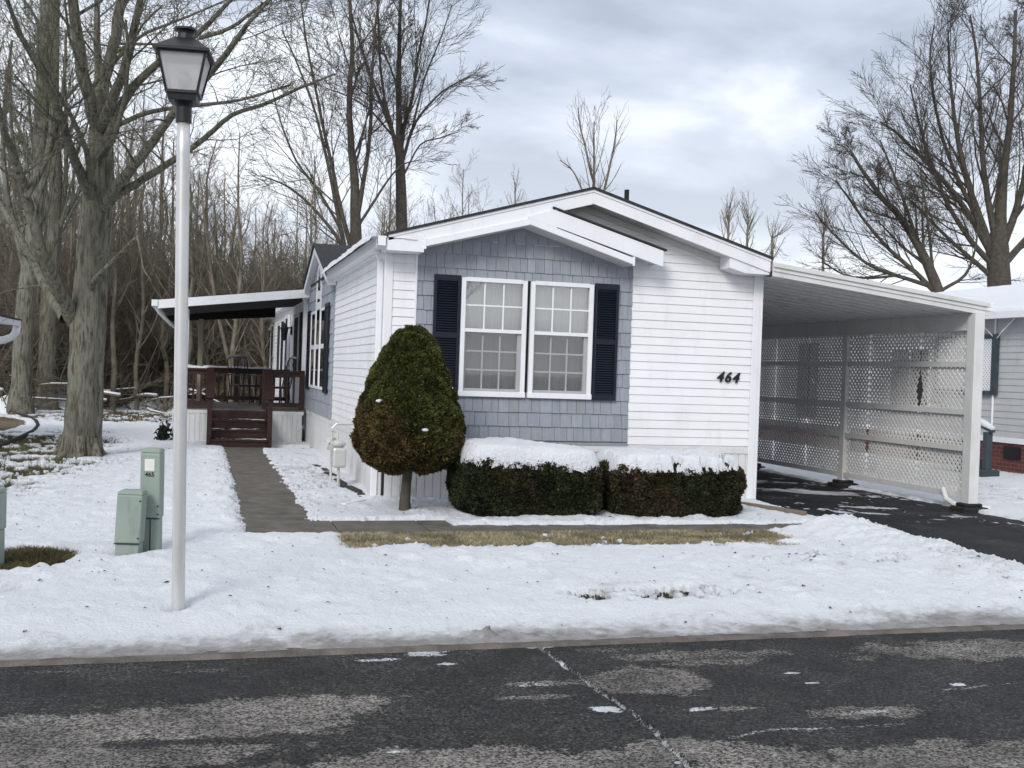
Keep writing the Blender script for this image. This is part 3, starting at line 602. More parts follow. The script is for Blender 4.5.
for s in (-1, 1):
    u1 = UL-.02 if s < 0 else UR+.02
    m.add([(RU, -OV-.025, RZ+.022), (u1, -OV-.025, ROOFTOP(u1)+.022), (u1, LEN+.2, ROOFTOP(u1)+.022), (RU, LEN+.2, RZ+.022), (RU, -OV-.025, RZ-.012), (u1, -OV-.025, ROOFTOP(u1)-.012), (u1, LEN+.2, ROOFTOP(u1)-.012), (RU, LEN+.2, RZ-.012)],
          [(0, 1, 2, 3), (4, 7, 6, 5), (0, 4, 5, 1), (1, 5, 6, 2), (2, 6, 7, 3)])
roof = m.build('roof', MT['roof'], house)
m = MB(); m.tube([(3.63, 1.5, 3.45), (3.63, 1.5, 4.27)], .035, 12); m.lathe((3.63, 1.5, 3.58), [(.10, 0), (.05, .08)], 12); m.build('vent_pipe', MT['blackrough'], roof)
m = MB(); m.tube([(4.6, 12, 3.2), (4.6, 12, 4.4)], .02, 6); m.build('vent_pipe', MT['blackrough'], roof)
# small front gable over the bay
SGU, SGZ = 1.69, 3.61
def sg(u): return SGZ-abs(u-SGU)*.270
def sgt(u): return min(ROOFTOP(u), 99)
m = MB()
# right slope of the little gable: fascia running from the main rake down to its own eave
fr = lambda u: 3.625-(u-2.01)*.283
raker(m, 2.005, 3.42, fr, .016, .20, -OV-.030, -OV-.002); m.prism([(1.64, 3.52), (2.005, 3.63), (2.005, 3.40), (1.64, 3.50)], -OV-.028, -OV-.003)
m.build('bay_fascia', MT['trim'], house, bevel=.003)
m = MB(); raker(m, 1.95, 3.46, lambda u: fr(u)+.016, 0, .022, -OV-.045, .03); m.build('bay_roof', MT['roof'], house)
m = MB(); raker(m, 1.95, 3.40, fr, .15, .012, -OV, .01); raker(m, 3.385, 3.415, fr, .03, .15, -OV, .01)
m.build('bay_soffit', MT['trim'], house)
m = MB()   # frieze board below the fascias (proud of the shingles)
fl = lambda u: 3.17+(u-.39)*.268
raker(m, .39, 1.67, fl, .012, .082, -OV-.026, -OV+.02); raker(m, 1.67, 3.03, lambda u: 3.513-(u-1.67)*.2985, .012, .082, -OV-.027, -OV+.02)
m.box(.375, .40, -OV-.03, -OV+.02, 3.045, 3.175); m.box(3.015, 3.04, -OV-.031, -OV+.02, 3.00, 3.115)
m.build('frieze_board', MT['trim'], house, bevel=.003)
m = MB()   # soffit of the bay gable back to the wall
raker(m, .39, 1.67, fl, .085, .012, -OV+.01, .0); raker(m, 1.67, 3.03, lambda u: 3.513-(u-1.67)*.2985, .085, .012, -OV+.01, .0)
raker(m, UL, .39, ROOFTOP, .185, .012, -OV+.01, .0)
m.build('bay_ceiling', MT['soffit'], house)

# windows -------------------------------------------------------------
def window(T, s0, s1, z0, z1, cols=3, rows=(2, 3), split=.45, name='window', parent=house, depth=.05, label=None):
    fw = .045
    m = MB(T); m.box(s0-.012, s0+fw, .0, depth, z0, z1); m.box(s1-fw, s1+.012, .0, depth, z0, z1); m.box(s0+fw, s1-fw, .0, depth, z1-fw, z1+.008); m.box(s0-.02, s1+.02, .0, depth+.012, z0-.03, z0+fw*.8)
    W_ = m.build(name, MT['trim'], parent, bevel=.004)
    if label: W_['label'] = label
    zs = z0+(z1-z0)*(1-split); a0, a1 = s0+fw, s1-fw
    m = MB(T); m.box(a0, a1, .004, depth-.008, zs-.022, zs+.022)                                    # meeting rail
    m.box(a0, a0+.022, -.03, .012, z0+.036, zs-.022); m.box(a1-.045, a1, -.03, .012, z0+.036, zs-.022); m.box(a0+.022, a1-.045, -.03, .012, z0+.036, z0+.07)
    m.build('sash', MT['trim'], W_, bevel=.002)
    def bars(x0, x1, y0, y1, nc, nr, o):
        q = MB(T)
        for i in range(1, nc): x = x0+(x1-x0)*i/nc; q.box(x-.0095, x+.0095, o, o+.010, y0, y1)
        for i in range(1, nr): y = y0+(y1-y0)*i/nr; q.box(x0, x1, o+.001, o+.0085, y-.0095, y+.0095)
        q.build('muntin', MT['trim'], W_)
    bars(a0, a1, zs+.022, z1-fw, cols, rows[0], .008); bars(a0+.022, a1-.045, z0+.07, zs-.022, cols, rows[1], -.018)
    q = MB(T); q.add([(a0, .004, zs), (a1, .004, zs), (a1, .004, z1-fw), (a0, .004, z1-fw)], [(0, 1, 2, 3)]); q.add([(a0, -.021, z0+.03), (a1, -.021, z0+.03), (a1, -.021, zs), (a0, -.021, zs)], [(0, 1, 2, 3)])
    q.build('pane', MT['glass'], W_, fix=False)
    q = MB(T); q.add([(a0, .022, z0+.036), (a1, .022, z0+.036), (a1, .022, zs-.02), (a0, .022, zs-.02)], [(0, 1, 2, 3)]); q.build('insect_screen', MT['screen'], W_, fix=False)
    q = MB(T); n = 40   # gathered sheer curtain
    vs = []
    for i in range(n+1):
        x = s0+(s1-s0)*i/n; o = -.10+.010*sin(i*2.4)+.006*sin(i*5.1+1); vs += [(x, o, z0-.02), (x, o, z1+.02)]
    q.add(vs, [(2*i, 2*i+2, 2*i+3, 2*i+1) for i in range(n)]); q.build('curtain', MT['curtain'], W_, fix=False, smooth=True)
    return W_
window(T_front, .93, 1.745, 1.345, 2.765); window(T_front, 1.815, 2.62, 1.345, 2.765)
def shutter(T, s0, s1, z0, z1, parent=house, name='shutter', o=.02):
    m = MB(T); st = .035
    m.box(s0, s0+st, o, o+.03, z0, z1); m.box(s1-st, s1, o, o+.03, z0, z1); zm = z0+(z1-z0)*.5
    for a, b in ((z0, z0+.07), (zm-.03, zm+.03), (z1-.07, z1)): m.box(s0+st, s1-st, o, o+.029, a, b)
    m.box(s0+st, s1-st, o, o+.004, z0, z1)
    z = z0+.075
    while z < z1-.09:
        if not (zm-.05 < z < zm+.03): m.add([(s0+st, o+.026, z), (s1-st, o+.026, z), (s1-st, o+.006, z+.026), (s0+st, o+.006, z+.026), (s0+st, o+.021, z-.005), (s1-st, o+.021, z-.005)], [(0, 1, 2, 3), (0, 4, 5, 1)])
        z += .030
    return m.build(name, MT['navy'], parent, fix=False)
shutter(T_front, .575, .905, 1.315, 2.785, o=.03); shutter(T_front, 2.645, 2.965, 1.31, 2.785, o=.03)
# house number
def text_mesh(txt, size, depth, shear=0., offset=0.):
    c = bpy.data.curves.new('t', 'FONT'); c.body = txt; c.size = size; c.extrude = depth; c.shear = shear; c.offset = offset; c.align_x = 'CENTER'; c.align_y = 'CENTER'
    o = bpy.data.objects.new('t', c); col.objects.link(o); dg = bpy.context.evaluated_depsgraph_get(); me = bpy.data.meshes.new_from_object(o.evaluated_get(dg)); bpy.data.objects.remove(o); return me
def place_text(me, T, s, o, z, flip=1):
    for v in me.vertices: x, y, d = v.co; v.co = T(s+x*flip, o+d, z+y)
    return me
for k, ch in enumerate('464'):
    me = text_mesh(ch, .185, .008, .30, .0045)
    link('number_digit', place_text(me, T_front, 4.42+k*.112, .026, 1.655-k*.004), MT['number'], house, label='black italic digit %s on the white siding' % ch)

# left side: cross gable with arched window --------------------------------
m = MB(T_side)
PK, PZ, g0_, g1_ = 7.42, 3.80, 5.17, 9.62
def s0f(z): return g0_ if z < 3.12 else g0_+(z-3.12)/(PZ-3.12)*(PK-g0_)
def s1f(z): return g1_ if z < 3.12 else g1_-(z-3.12)/(PZ-3.12)*(g1_-PK)
m.box(g0_, g1_, .0, .02, SK, 3.12); m.add([(g0_, .02, 3.12), (g1_, .02, 3.12), (PK, .02, PZ), (g0_, -.3, 3.12), (g1_, -.3, 3.12), (PK, -.3, PZ)], [(0, 1, 2), (0, 2, 5, 3), (1, 4, 5, 2)])
shingles(m, s0f, s1f, SK, PZ-.02, step=.235, o=.035, wmin=.16, wmax=.3, seed=9)
m.build('shingle_gable', MT['shingle'], house, fix=False, tint=True)
m = MB(T_side); 
for a, b, c, d in ((g0_-.12, 3.085, PK, PZ+.04), (g1_+.12, 3.085, PK, PZ+.04)):
    m.add([(a, .16, b), (c, .16, d), (c, .16, d-.15), (a, .16, b-.13), (a, .02, b), (c, .02, d), (c, .02, d-.15), (a, .02, b-.13)], [(0, 1, 2, 3), (4, 7, 6, 5), (0, 4, 5, 1), (3, 2, 6, 7), (0, 3, 7, 4)])
m.build('gable_fascia', MT['trim'], house)
m = MB(T_side)
for a, b in ((g0_-.16, 3.085), (g1_+.16, 3.085)):
    m.add([(a, .19, b), (PK, .19, PZ+.05), (PK, -2.0, PZ+.05), (a, -.02, b), (a, .19, b+.025), (PK, .19, PZ+.08), (PK, -2.0, PZ+.08), (a, -.02, b+.025)], [(0, 1, 2, 3), (4, 7, 6, 5), (0, 4, 5, 1), (3, 2, 6, 7), (0, 3, 7, 4)])
m.build('cross_gable_roof', MT['roof'], house)
def side_light(s0, s1, z0, z1, arch=False, parent=None):
    m = MB(T_side); o = .015
    m.box(s0, s0+.05, .03, o+.05, z0, z1); m.box(s1-.05, s1, .03, o+.05, z0, z1); m.box(s0+.05, s1-.05, .03, o+.05, z0, z0+.05)
    if not arch: m.box(s0+.05, s1-.05, .03, o+.05, z1-.05, z1)
    zm = (z0+min(z1, 2.65))/2+.05; m.box(s0+.05, s1-.05, .03, o+.045, zm-.04, zm+.04)
    if arch:
        c = (s0+s1)/2; r = (s1-s0)/2; n = 14
        for i in range(n):
            a, b = pi*i/n, pi*(i+1)/n
            P = [(c+r*cos(t), z1+r*sin(t)*1.2) for t in (a, b)]; Q = [(c+(r-.06)*cos(t), z1+(r-.06)*sin(t)*1.2) for t in (a, b)]
            m.add([(P[0][0], o+.05, P[0][1]), (P[1][0], o+.05, P[1][1]), (Q[1][0], o+.05, Q[1][1]), (Q[0][0], o+.05, Q[0][1]), (P[0][0], .03, P[0][1]), (P[1][0], .03, P[1][1]), (Q[1][0], .03, Q[1][1]), (Q[0][0], .03, Q[0][1])], [(0, 1, 2, 3), (0, 4, 5, 1), (3, 2, 6, 7)])
        m.box(s0+.05, s1-.05, .03, o+.045, 2.66, 2.80)
    W_ = m.build('window', MT['trim'], house)
    q = MB(T_side); q.add([(s0+.03, .056, z0+.03), (s1-.03, .056, z0+.03), (s1-.03, .056, z1+(.0 if arch else 0)), (s0+.03, .056, z1)], [(0, 1, 2, 3)])
    if arch: q.add([(c, .056, z1)]+[(c+(r-.03)*cos(pi*i/10), .056, z1+(r-.03)*sin(pi*i/10)*1.2) for i in range(11)], [(0, i, i+1) for i in range(1, 11)])
    q.build('pane', MT['glass'], W_, fix=False)
    q = MB(T_side); q.box(s0+.03, s1-.03, .035, .045, z0+.02, z1+(.25 if arch else -.02)); q.build('dark_backing', MT['dark'], W_)  # dark board added behind the glass, stands in for the unlit room
side_light(6.15, 7.0, 1.2, 2.66); side_light(7.04, 7.84, 1.2, 3.02, True); side_light(7.88, 8.75, 1.2, 2.66)
shutter(T_side, 5.55, 6.12, 1.16, 2.70, o=.05); shutter(T_side, 8.80, 9.35, 1.16, 2.70, o=.05)
# gutter, downspouts, snow on the eave
def gutter(m, s0, s1, o0, z, T=None):
    for a, b, c, d in ((o0, o0+.012, z-.10, z), (o0+.10, o0+.112, z-.10, z+.012), (o0, o0+.112, z-.112, z-.10)): m.box(s0, s1, a, b, c, d)
m = MB(T_side); gutter(m, -.36, g0_-.14, .07, 3.155); m.box(-.36, -.35, .07, .182, 3.043, 3.167); m.box(-.34, g0_-.1, -.02, .07, 3.02, 3.16)
m.build('gutter', MT['trim'], house, bevel=.003)
m = MB(T_side); gutter(m, g1_+.14, LEN+.1, .07, 3.155); m.box(g1_+.1, LEN, -.02, .07, 3.02, 3.16); m.build('gutter', MT['trim'], house, bevel=.003)
def downspout(pts, w_=.075):
    m = MB()
    for a, b in zip(pts[:-1], pts[1:]): m.beam(a, b, w_, w_*.75, up=(0, 1, .01) if abs(a[2]-b[2]) > .4 else (0, 0, 1))
    m.build('downspout', MT['trim'], house, bevel=.008)
downspout([(-.12, .12, 3.06), (-.06, .12, 2.92), (-.06, .12, .06), (-.14, -.02, .04), (-.50, -.50, .03)])
downspout([(-.12, 9.85, 3.06), (-.07, 9.85, 2.9), (-.07, 9.85, .30)], .10)
m = MB(T_side)
U_ = np.linspace(-.02, .30, 14); V_ = np.concatenate([np.linspace(-.36, 5.05, 130)])
def eave_snow(v, a):   # v along eave, a across
    h = .10*np.clip(1.15-((a-.10)/.16)**2, 0, 1)**.5*(.55+1.1*np.clip(fbm(v, a, 1.6, 4, 71)+.35, 0, 1))
    return 3.16+h*(.2+.8*sstep(-.36, .3, v))+.015*fbm(v, a, 9, 3, 72)-.05*(h < .01)
vv, uu = np.meshgrid(V_, np.linspace(-.35, .25, 22)); 
hh = .13*np.sqrt(np.clip(1-((uu+.0)/.24)**2, 0, 1))*(.45+1.2*np.clip(fbm(vv, uu*.5, 1.3, 4, 71)+.35, 0, 1))*(.15+.85*sstep(-.2, .5, vv))*(1-.5*sstep(4.3, 5.1, vv))
zz = 3.145+hh+.02*fbm(vv, uu, 9, 3, 72)*(hh > .01)
P = np.stack([-(uu+.05+.03*fbm(vv, uu*0, 3, 3, 73)), vv, zz-np.where(uu > .22, .05, 0)], -1).reshape(-1, 3); nu = len(V_); i = (np.arange(21)[:, None]*nu+np.arange(nu-1)[None]).ravel()
link('eave_snow', np_mesh('eave_snow', P, np.stack([i, i+1, i+1+nu, i+nu], 1), True), MT['snow'], house)
# porch side of the house: door, lantern, windows
m = MB(T_side); m.box(14.7, 15.65, .02, .06, .70, 2.78); d = m.build('door', MT['navy'], house)
m = MB(T_side); m.box(14.6, 14.7, .02, .08, .70, 2.86); m.box(15.65, 15.75, .02, .08, .70, 2.86); m.box(14.7, 15.65, .02, .08, 2.78, 2.86); m.build('door_frame', MT['trim'], d)
m = MB(T_side); m.box(14.78, 14.83, .06, .12, 1.6, 1.72); m.build('handle', MT['meter'], d)
for a in (11.6, 17.4, 21.8):
    m = MB(T_side); m.box(a, a+1.0, .02, .07, 1.4, 2.75); W_ = m.build('window', MT['trim'], house)
    m = MB(T_side); m.box(a+.06, a+.94, .06, .075, 1.46, 2.69); m.build('pane', MT['dark'], W_)
    shutter(T_side, a-.42, a-.03, 1.38, 2.78); shutter(T_side, a+1.03, a+1.42, 1.38, 2.78)
m = MB(T_side); m.box(13.9, 14.05, .02, .05, 2.35, 2.55); m.box(13.95, 14.0, .05, .2, 2.5, 2.53); m.lathe((13.975, .2, 2.2), [(.02, 0), (.07, .05), (.10, .28), (.12, .30), (.03, .40), (.01, .44)], 6); m.build('porch_lantern', MT['black'], house)
# gas meter on its stand
gm = empty('gas_meter', (-.33, 1.6, 0), label='pale gas meter on a thin riser pipe beside the left house wall', cat='gas meter')
m = MB(); m.box(-.42, -.24, 1.30, 1.62, .30, .56); m.lathe((-.33, 1.46, .56), [(.08, 0), (.11, .06), (.05, .09)], 14); m.build('meter_body', MT['meter'], gm, bevel=.03)
m = MB(); m.tube([(-.33, 1.4, -.1), (-.33, 1.4, .32)], .018, 8); m.build('riser_pipe', MT['meter'], gm)
m = MB(); m.tube([(-.36, 2.0, -.1), (-.36, 2.0, .78), (-.30, 2.0, .84), (-.02, 2.0, .84)], .018, 8); m.tube([(-.33, 1.6, .55), (-.33, 1.6, .75), (-.36, 2.0, .75)], .018, 8); m.build('riser_pipe', MT['meter'], gm)
m = MB(); m.lathe((-.36, 2.12, .58), [(.09, 0), (.09, .05), (.04, .07)], 14); m.tube([(-.36, 2.12, .55), (-.4, 2.0, .5)], .03, 8); m.build('regulator', MT['meter'], gm)

# ------------------------------------------------------------------ porch
porch = empty('porch', (-1.3, 11.5, 0), label='red brown timber porch with steps and flat white canopy beside the house', cat='porch')
DV0, DV1, DL, DZ = 9.62, 13.6, -2.62, .70
m = MB()
k = DL
while k < -.05: m.box(k, min(k+.13, -.05), DV0-.02, DV1, DZ-.03, DZ); k += .136
m.build('deck_floor', MT['deckfloor'], porch)
m = MB(T_front); m.T = lambda s, o, z: (s, DV0-o, z); skirt(m, DL+.03, -.08, -.05, DZ-.10); m.box(DL, -.07, -.02, .02, DZ-.10, DZ-.03); m.build('deck_skirt', MT['skirt'], porch)
m = MB(lambda s, o, z: (DL-o, s, z)); skirt(m, DV0, DV1, -.05, DZ-.10); m.box(DV0, DV1, -.02, .022, DZ-.10, DZ-.03); m.build('deck_skirt', MT['skirt'], porch)
RT = 1.50
def rail_run(a, b, skipends=False):
    """posts, two rails and pickets between two floor points"""
    A_ = np.array(a); B_ = np.array(b); Ld = np.linalg.norm(B_-A_); d = (B_-A_)/Ld
    m = MB(); up = (0, 0, 1)
    m.beam((*A_, RT-.02), (*B_, RT-.02), .13, .035); m.beam((*A_, RT-.08), (*B_, RT-.08), .04, .09); m.build('handrail', MT['redwood'], porch)
    m = MB(); m.beam((*A_, DZ+.10), (*B_, DZ+.10), .04, .09); m.build('lower_rail', MT['redwood'], porch)
    n = int(Ld/.135)
    for i in range(1, n):
        p = A_+d*Ld*i/n; q = MB(); q.box(p[0]-.018, p[0]+.018, p[1]-.018, p[1]+.018, DZ+.12, RT-.08); q.build('baluster', MT['redwood'], porch)
def post(x, y, z0, z1, w_=.10, mt='redwood'): m = MB(); m.box(x-w_/2, x+w_/2, y-w_/2, y+w_/2, z0, z1); return m.build('post', MT[mt], porch, bevel=.006)
PF = DV0+.04
rail_run((DL+.07, PF), (-1.95, PF)); rail_run((-.83, PF), (-.14, PF)); rail_run((DL+.07, DV1-.05), (-.14, DV1-.05)); rail_run((DL+.06, PF), (DL+.06, DV1-.05))
for x, y in ((DL+.06, PF), (-1.92, PF), (-.86, PF), (-.12, PF), (DL+.06, DV1-.05), (-1.3, DV1-.05), (-.12, DV1-.05)): post(x, y, DZ-.3, RT+.01)
post(-2.14, DV1-.05, DZ, 2.62, .11, 'tan'); post(-2.42, PF+.03, DZ, 2.66, .11, 'carport')
# snow along the far and front rails
for a, b in (((DL+.07, DV1-.05), (-.5, DV1-.05)), ((DL+.07, PF), (-1.95, PF)), ((DL+.06, PF), (DL+.06, DV1))):
    m = MB(); n = 14; pts = [(a[0]+(b[0]-a[0])*i/n, a[1]+(b[1]-a[1])*i/n, RT+.005+.008*sin(i*1.7)) for i in range(n+1)]; m.tube(pts, [.035+.008*sin(i*2.1) for i in range(n+1)], 8); m.build('rail_snow', MT['snow'], porch, smooth=True)
# stairs
st = None
for k in range(3):
    m = MB(); v0 = 8.42+k*.38; z1 = .165+k*.17; m.box(-1.90, -.84, v0-.03, v0+.42, z1-.035, z1); m.box(-1.90, -.84, v0, v0+.03, (z1-.035-.145), z1-.035)
    o = m.build('step', MT['redwood'], porch)
    if k < 3:
        U_ = np.linspace(-1.88, -.86, 50); V2 = np.linspace(v0-.02, v0+.32, 8); link('step_snow', grid_mesh('step_snow', U_, V2, lambda u, v: z1+.022*np.clip(fbm(u, v, 5, 4, 80+k)+.12, -.5, 1)*2-.004), MT['snow'], o)
m = MB(); m.box(-1.90, -.84, 9.56, 9.60, .50, DZ-.03); m.build('riser', MT['redwood'], porch)
for x in (-1.93, -.81):
    m = MB(); m.hexa([(x-.02, 8.36, -.02), (x+.02, 8.36, -.02), (x+.02, 9.58, .32), (x-.02, 9.58, .32), (x-.02, 8.36, .2), (x+.02, 8.36, .2), (x+.02, 9.58, .72), (x-.02, 9.58, .72)]); m.build('stringer', MT['redwood'], porch)
    m = MB(); m.beam((x, 8.36, .95), (x, 9.62, 1.50), .16, .035); m.build('stair_rail', MT['redwood'], porch, bevel=.006, label='worn brown stair rail board')
    m = MB(); m.box(x-.045, x+.045, 8.42, 8.51, -.03, .96); m.build('post', MT['redwood'], porch, bevel=.006)
# canopy
cz = lambda u: 3.0+u*.125
m = MB(); CV0, CV1 = 9.35, 13.75
for (v0, v1, mtn, nm, top) in ((CV0, CV0+.03, 'trim', 'canopy_fascia', .17),):
    m.hexa([(-2.96, v0, cz(-2.96)), (-.02, v0, cz(-.02)), (-.02, v1, cz(-.02)), (-2.96, v1, cz(-2.96)), (-2.96, v0, cz(-2.96)+top), (-.02, v0, cz(-.02)+top), (-.02, v1, cz(-.02)+top), (-2.96, v1, cz(-2.96)+top)])
m.build('canopy_fascia', MT['trim'], porch, bevel=.004)
m = MB(); m.hexa([(-2.9, CV0+.03, cz(-2.9)+.02), (-.02, CV0+.03, cz(-.02)+.02), (-.02, CV1, cz(-.02)+.02), (-2.9, CV1, cz(-2.9)+.02), (-2.9, CV0+.03, cz(-2.9)+.06), (-.02, CV0+.03, cz(-.02)+.06), (-.02, CV1, cz(-.02)+.06), (-2.9, CV1, cz(-2.9)+.06)])
m.hexa([(-2.9, CV1-.2, 2.53), (-.45, CV1-.2, 2.74), (-.45, CV1-.1, 2.74), (-2.9, CV1-.1, 2.53), (-2.9, CV1-.2, cz(-2.9)+.03), (-.45, CV1-.2, cz(-.45)+.03), (-.45, CV1-.1, cz(-.45)+.03), (-2.9, CV1-.1, cz(-2.9)+.03)]); m.build('canopy_ceiling', MT['ceil_shade'], porch)
U_ = np.linspace(-2.95, -.02, 120); V2 = np.linspace(CV0+.02, CV1, 40)
m = MB(); m.hexa([(-2.94, CV0+.03, cz(-2.94)+.10), (-.02, CV0+.03, cz(-.02)+.10), (-.02, CV1, cz(-.02)+.10), (-2.94, CV1, cz(-2.94)+.10), (-2.94, CV0+.03, cz(-2.94)+.15), (-.02, CV0+.03, cz(-.02)+.15), (-.02, CV1, cz(-.02)+.15), (-2.94, CV1, cz(-2.94)+.15)]); m.build('canopy_roof', MT['carport'], porch)
link('canopy_snow', grid_mesh('canopy_snow', U_, V2, lambda u, v: cz(u)+.16+.05*np.clip(fbm(u, v, 1.5, 4, 91)+.1, -.6, 1)+.04*sstep(-1, 0, u)), MT['snow'], porch)
m = MB(lambda s, o, z: (-2.96-o, s, z)); gutter(m, CV0-.02, CV1, .0, cz(-2.96)+.16); m.box(CV0-.03, CV0-.02, 0, .112, cz(-2.96)+.05, cz(-2.96)+.17); m.build('canopy_gutter', MT['trim'], porch)
m = MB(); m.tube([(-3.0, 9.5, 2.68), (-2.93, 9.6, 2.56), (-2.72, 10., 2.36), (-2.60, 10.5, 2.28), (-2.52, 11.0, 2.2)], .035, 8); m.build('canopy_downspout', MT['trim'], porch, smooth=True)
# chairs on the deck
def chair(x, y, rz, label):
    t = empty('patio_chair', (x, y, DZ), label=label, cat='chair', group='dark metal chairs on the porch'); ca, sa = cos(rz), sin(rz)
    T = lambda a, b, c: (x+a*ca-b*sa, y+a*sa+b*ca, DZ+c)
    m = MB(T); m.box(-.26, .26, -.25, .25, .40, .44); m.build('seat', MT['black'], t, bevel=.01)
    m = MB(T)
    m.tube([(-.25, .24, .42), (-.25, .36, 1.0), (-.15, .37, 1.06), (.15, .37, 1.06), (.25, .36, 1.0), (.25, .24, .42)], .014, 8)
    for i in range(5): m.tube([(-.17+i*.085, .25, .44), (-.17+i*.085, .365, 1.04)], .007, 6)
    m.build('backrest', MT['black'], t)
    for s in (-1, 1):
        for yy in (-.22, .22): q = MB(T); q.tube([(s*.25, yy, .42), (s*.28, yy*1.15, .0)], .013, 6); q.build('leg', MT['black'], t)
        q = MB(T); q.tube([(s*.27, -.22, .42), (s*.28, -.22, .64), (s*.27, .28, .66)], .014, 6); q.build('armrest', MT['black'], t)
    m = MB(T); m.tube([(-.2, .37, 1.075), (0, .37, 1.09), (.2, .37, 1.075)], [.02, .028, .02], 8); m.build('chair_snow', MT['snow'], t, smooth=True)
chair(-1.15, 12.4, .5, 'dark metal patio chair on the porch, nearer the steps'); chair(-.55, 11.2, -1.3, 'dark metal patio chair on the porch, against the house wall')

# ------------------------------------------------------------------ carport
cp = empty('carport', (6.6, 3, -.08), label='white aluminium carport with lattice screen over the black driveway', cat='carport')
CPU = 8.10; ctop = lambda u: 3.15-(u-4.93)*.1085
CE = 9.2
m = MB()
for (v0, v1, h0, h1) in ((-.36, -.33, 0, -.165), (-.385, -.36, .012, -.045), (-.375, -.36, -.085, -.10)):
    m.hexa([(4.96, v0, ctop(4.96)+h1), (8.28, v0, ctop(8.28)+h1), (8.28, v1, ctop(8.28)+h1), (4.96, v1, ctop(4.96)+h1), (4.96, v0, ctop(4.96)+h0), (8.28, v0, ctop(8.28)+h0), (8.28, v1, ctop(8.28)+h0), (4.96, v1, ctop(4.96)+h0)])
m.build('roof_fascia', MT['carport'], cp, bevel=.003)
m = MB()   # pans: shallow troughs with standing ribs, running away from the house
v = -.33
while v < CE-.1:
    e_ = v+.305; a = [(v, -.085), (v+.05, -.085), (v+.06, -.16), (v+.235, -.16), (v+.245, -.085), (e_, -.085)]
    vs = []; 
    for u in (WD+.01, 8.25): vs += [(u, y, ctop(u)+z) for y, z in a]
    n = len(a); m.add(vs, [(i, i+1, i+1+n, i+n) for i in range(n-1)]); v = e_
m.build('ceiling_pans', MT['pan'], cp, fix=False)
m = MB(); m.hexa([(WD, -.33, ctop(WD)-.07), (8.27, -.33, ctop(8.27)-.07), (8.27, CE, ctop(8.27)-.07), (WD, CE, ctop(WD)-.07), (WD, -.33, ctop(WD)-.03), (8.27, -.33, ctop(8.27)-.03), (8.27, CE, ctop(8.27)-.03), (WD, CE, ctop(WD)-.03)]); m.build('roof_sheet', MT['carport'], cp)
m = MB(); m.box(CPU-.045, CPU+.045, -.33, CE, 2.42, 2.735); m.box(CPU-.055, CPU+.055, -.33, CE, 2.415, 2.44); m.build('side_beam', MT['carport'], cp, bevel=.004)
m = MB(); m.box(8.24, 8.36, -.37, CE, 2.68, 2.80); m.build('carport_gutter', MT['trim'], cp, bevel=.008)
PVS = (-.33, 2.76, 5.85, 8.95)
for i, v in enumerate(PVS):
    w_ = .085 if i == 0 else .07
    m = MB(); m.box(CPU-w_*.9, CPU+w_*.9, v-w_, v+w_, -.10, 2.42 if i else 2.66); p = m.build('post', MT['carport'], cp, bevel=.008)
    m = MB(); m.box(CPU-.20, CPU+.20, v-.16, v+.16, -.10, -.005); m.box(CPU-.14, CPU+.14, v-.11, v+.11, -.005, .045); m.build('post_base', MT['blackrough'], p, bevel=.02)
m = MB(); m.beam((CPU+.10, -.26, .10), (CPU+.10, -.26, 2.6), .07, .055, up=(0, 1, 0)); m.tube([(CPU-.10, .10, .20), (CPU-.10, .02, .06), (CPU-.06, -.10, .0), (CPU+.12, -.22, -.03), (CPU+.36, -.30, -.04)], .04, 10); m.build('downspout', MT['carport'], cp, bevel=.0, smooth=False)
for z in (1.95, 1.29, .785, .135):
    m = MB(); m.box(CPU-.045, CPU-.005, -.25, CE-.2, z-.04, z+.04); m.build('lattice_rail', MT['carport'], cp, bevel=.003)
def lattice_panel(v0, v1, z0, z1, tear0=0, tear1=0, warp=0., seed=0):
    zc0 = .72 if v0 > 2 else 1.57; zc1 = .72 if v1 > 2 else 1.57
    """one sheet of crossed diagonal slats; tearN pulls an edge aside at half height"""
    m = MB(); sp = .094; wd = .0385; H_ = z1-z0; W_ = v1-v0; rr = random.Random(seed)
    def disp(v, z, layer):
        a = (v-v0)/W_; dv = 0
        if tear0: dv += tear0*max(0, 1-abs(z-zc0)/.27)*max(0, 1-a*4)
        if tear1: dv -= tear1*max(0, 1-abs(z-zc1)/.27)*max(0, 1-(1-a)*4)
        return (CPU+layer+warp*sin(a*pi)*sin((z-z0)/H_*pi*2.2+seed), v+dv, z)
    for sgn in (1, -1):
        lay = .002 if sgn > 0 else .009
        c = -H_ if sgn > 0 else 0.; cmax = W_ if sgn > 0 else W_+H_
        while c < cmax:
            # line v = c + sgn*(z-z0)
            ts = [0, H_]
            if sgn > 0: lo, hi = max(0, -c), min(H_, W_-c)
            else: lo, hi = max(0, c-W_), min(H_, c)
            if hi-lo > .03:
                n = max(2, int((hi-lo)/.28)); pts = []
                for i in range(n+1):
                    t = lo+(hi-lo)*i/n; pts.append((v0+c+sgn*t, z0+t))
                h = wd/2/1.414
                vs = []
                for (a, b) in pts:
                    for (da, db, dl) in ((-h*sgn, h, 0), (h*sgn, -h, 0), (h*sgn, -h, .006), (-h*sgn, h, .006)):
                        x, y, z = disp(min(max(a+da, v0), v1), min(max(b+db, z0), z1), lay); vs.append((x+dl, y, z))
                fs = []
                for i in range(n):
                    for j in range(4): fs.append((i*4+j, i*4+(j+1) % 4, i*4+4+(j+1) % 4, i*4+4+j))
                m.add(vs, fs)
            c += sp
    return m.build('lattice_panel', MT['lattice'], cp, fix=False)
edges = [-.24, .85, 1.96, 2.70]
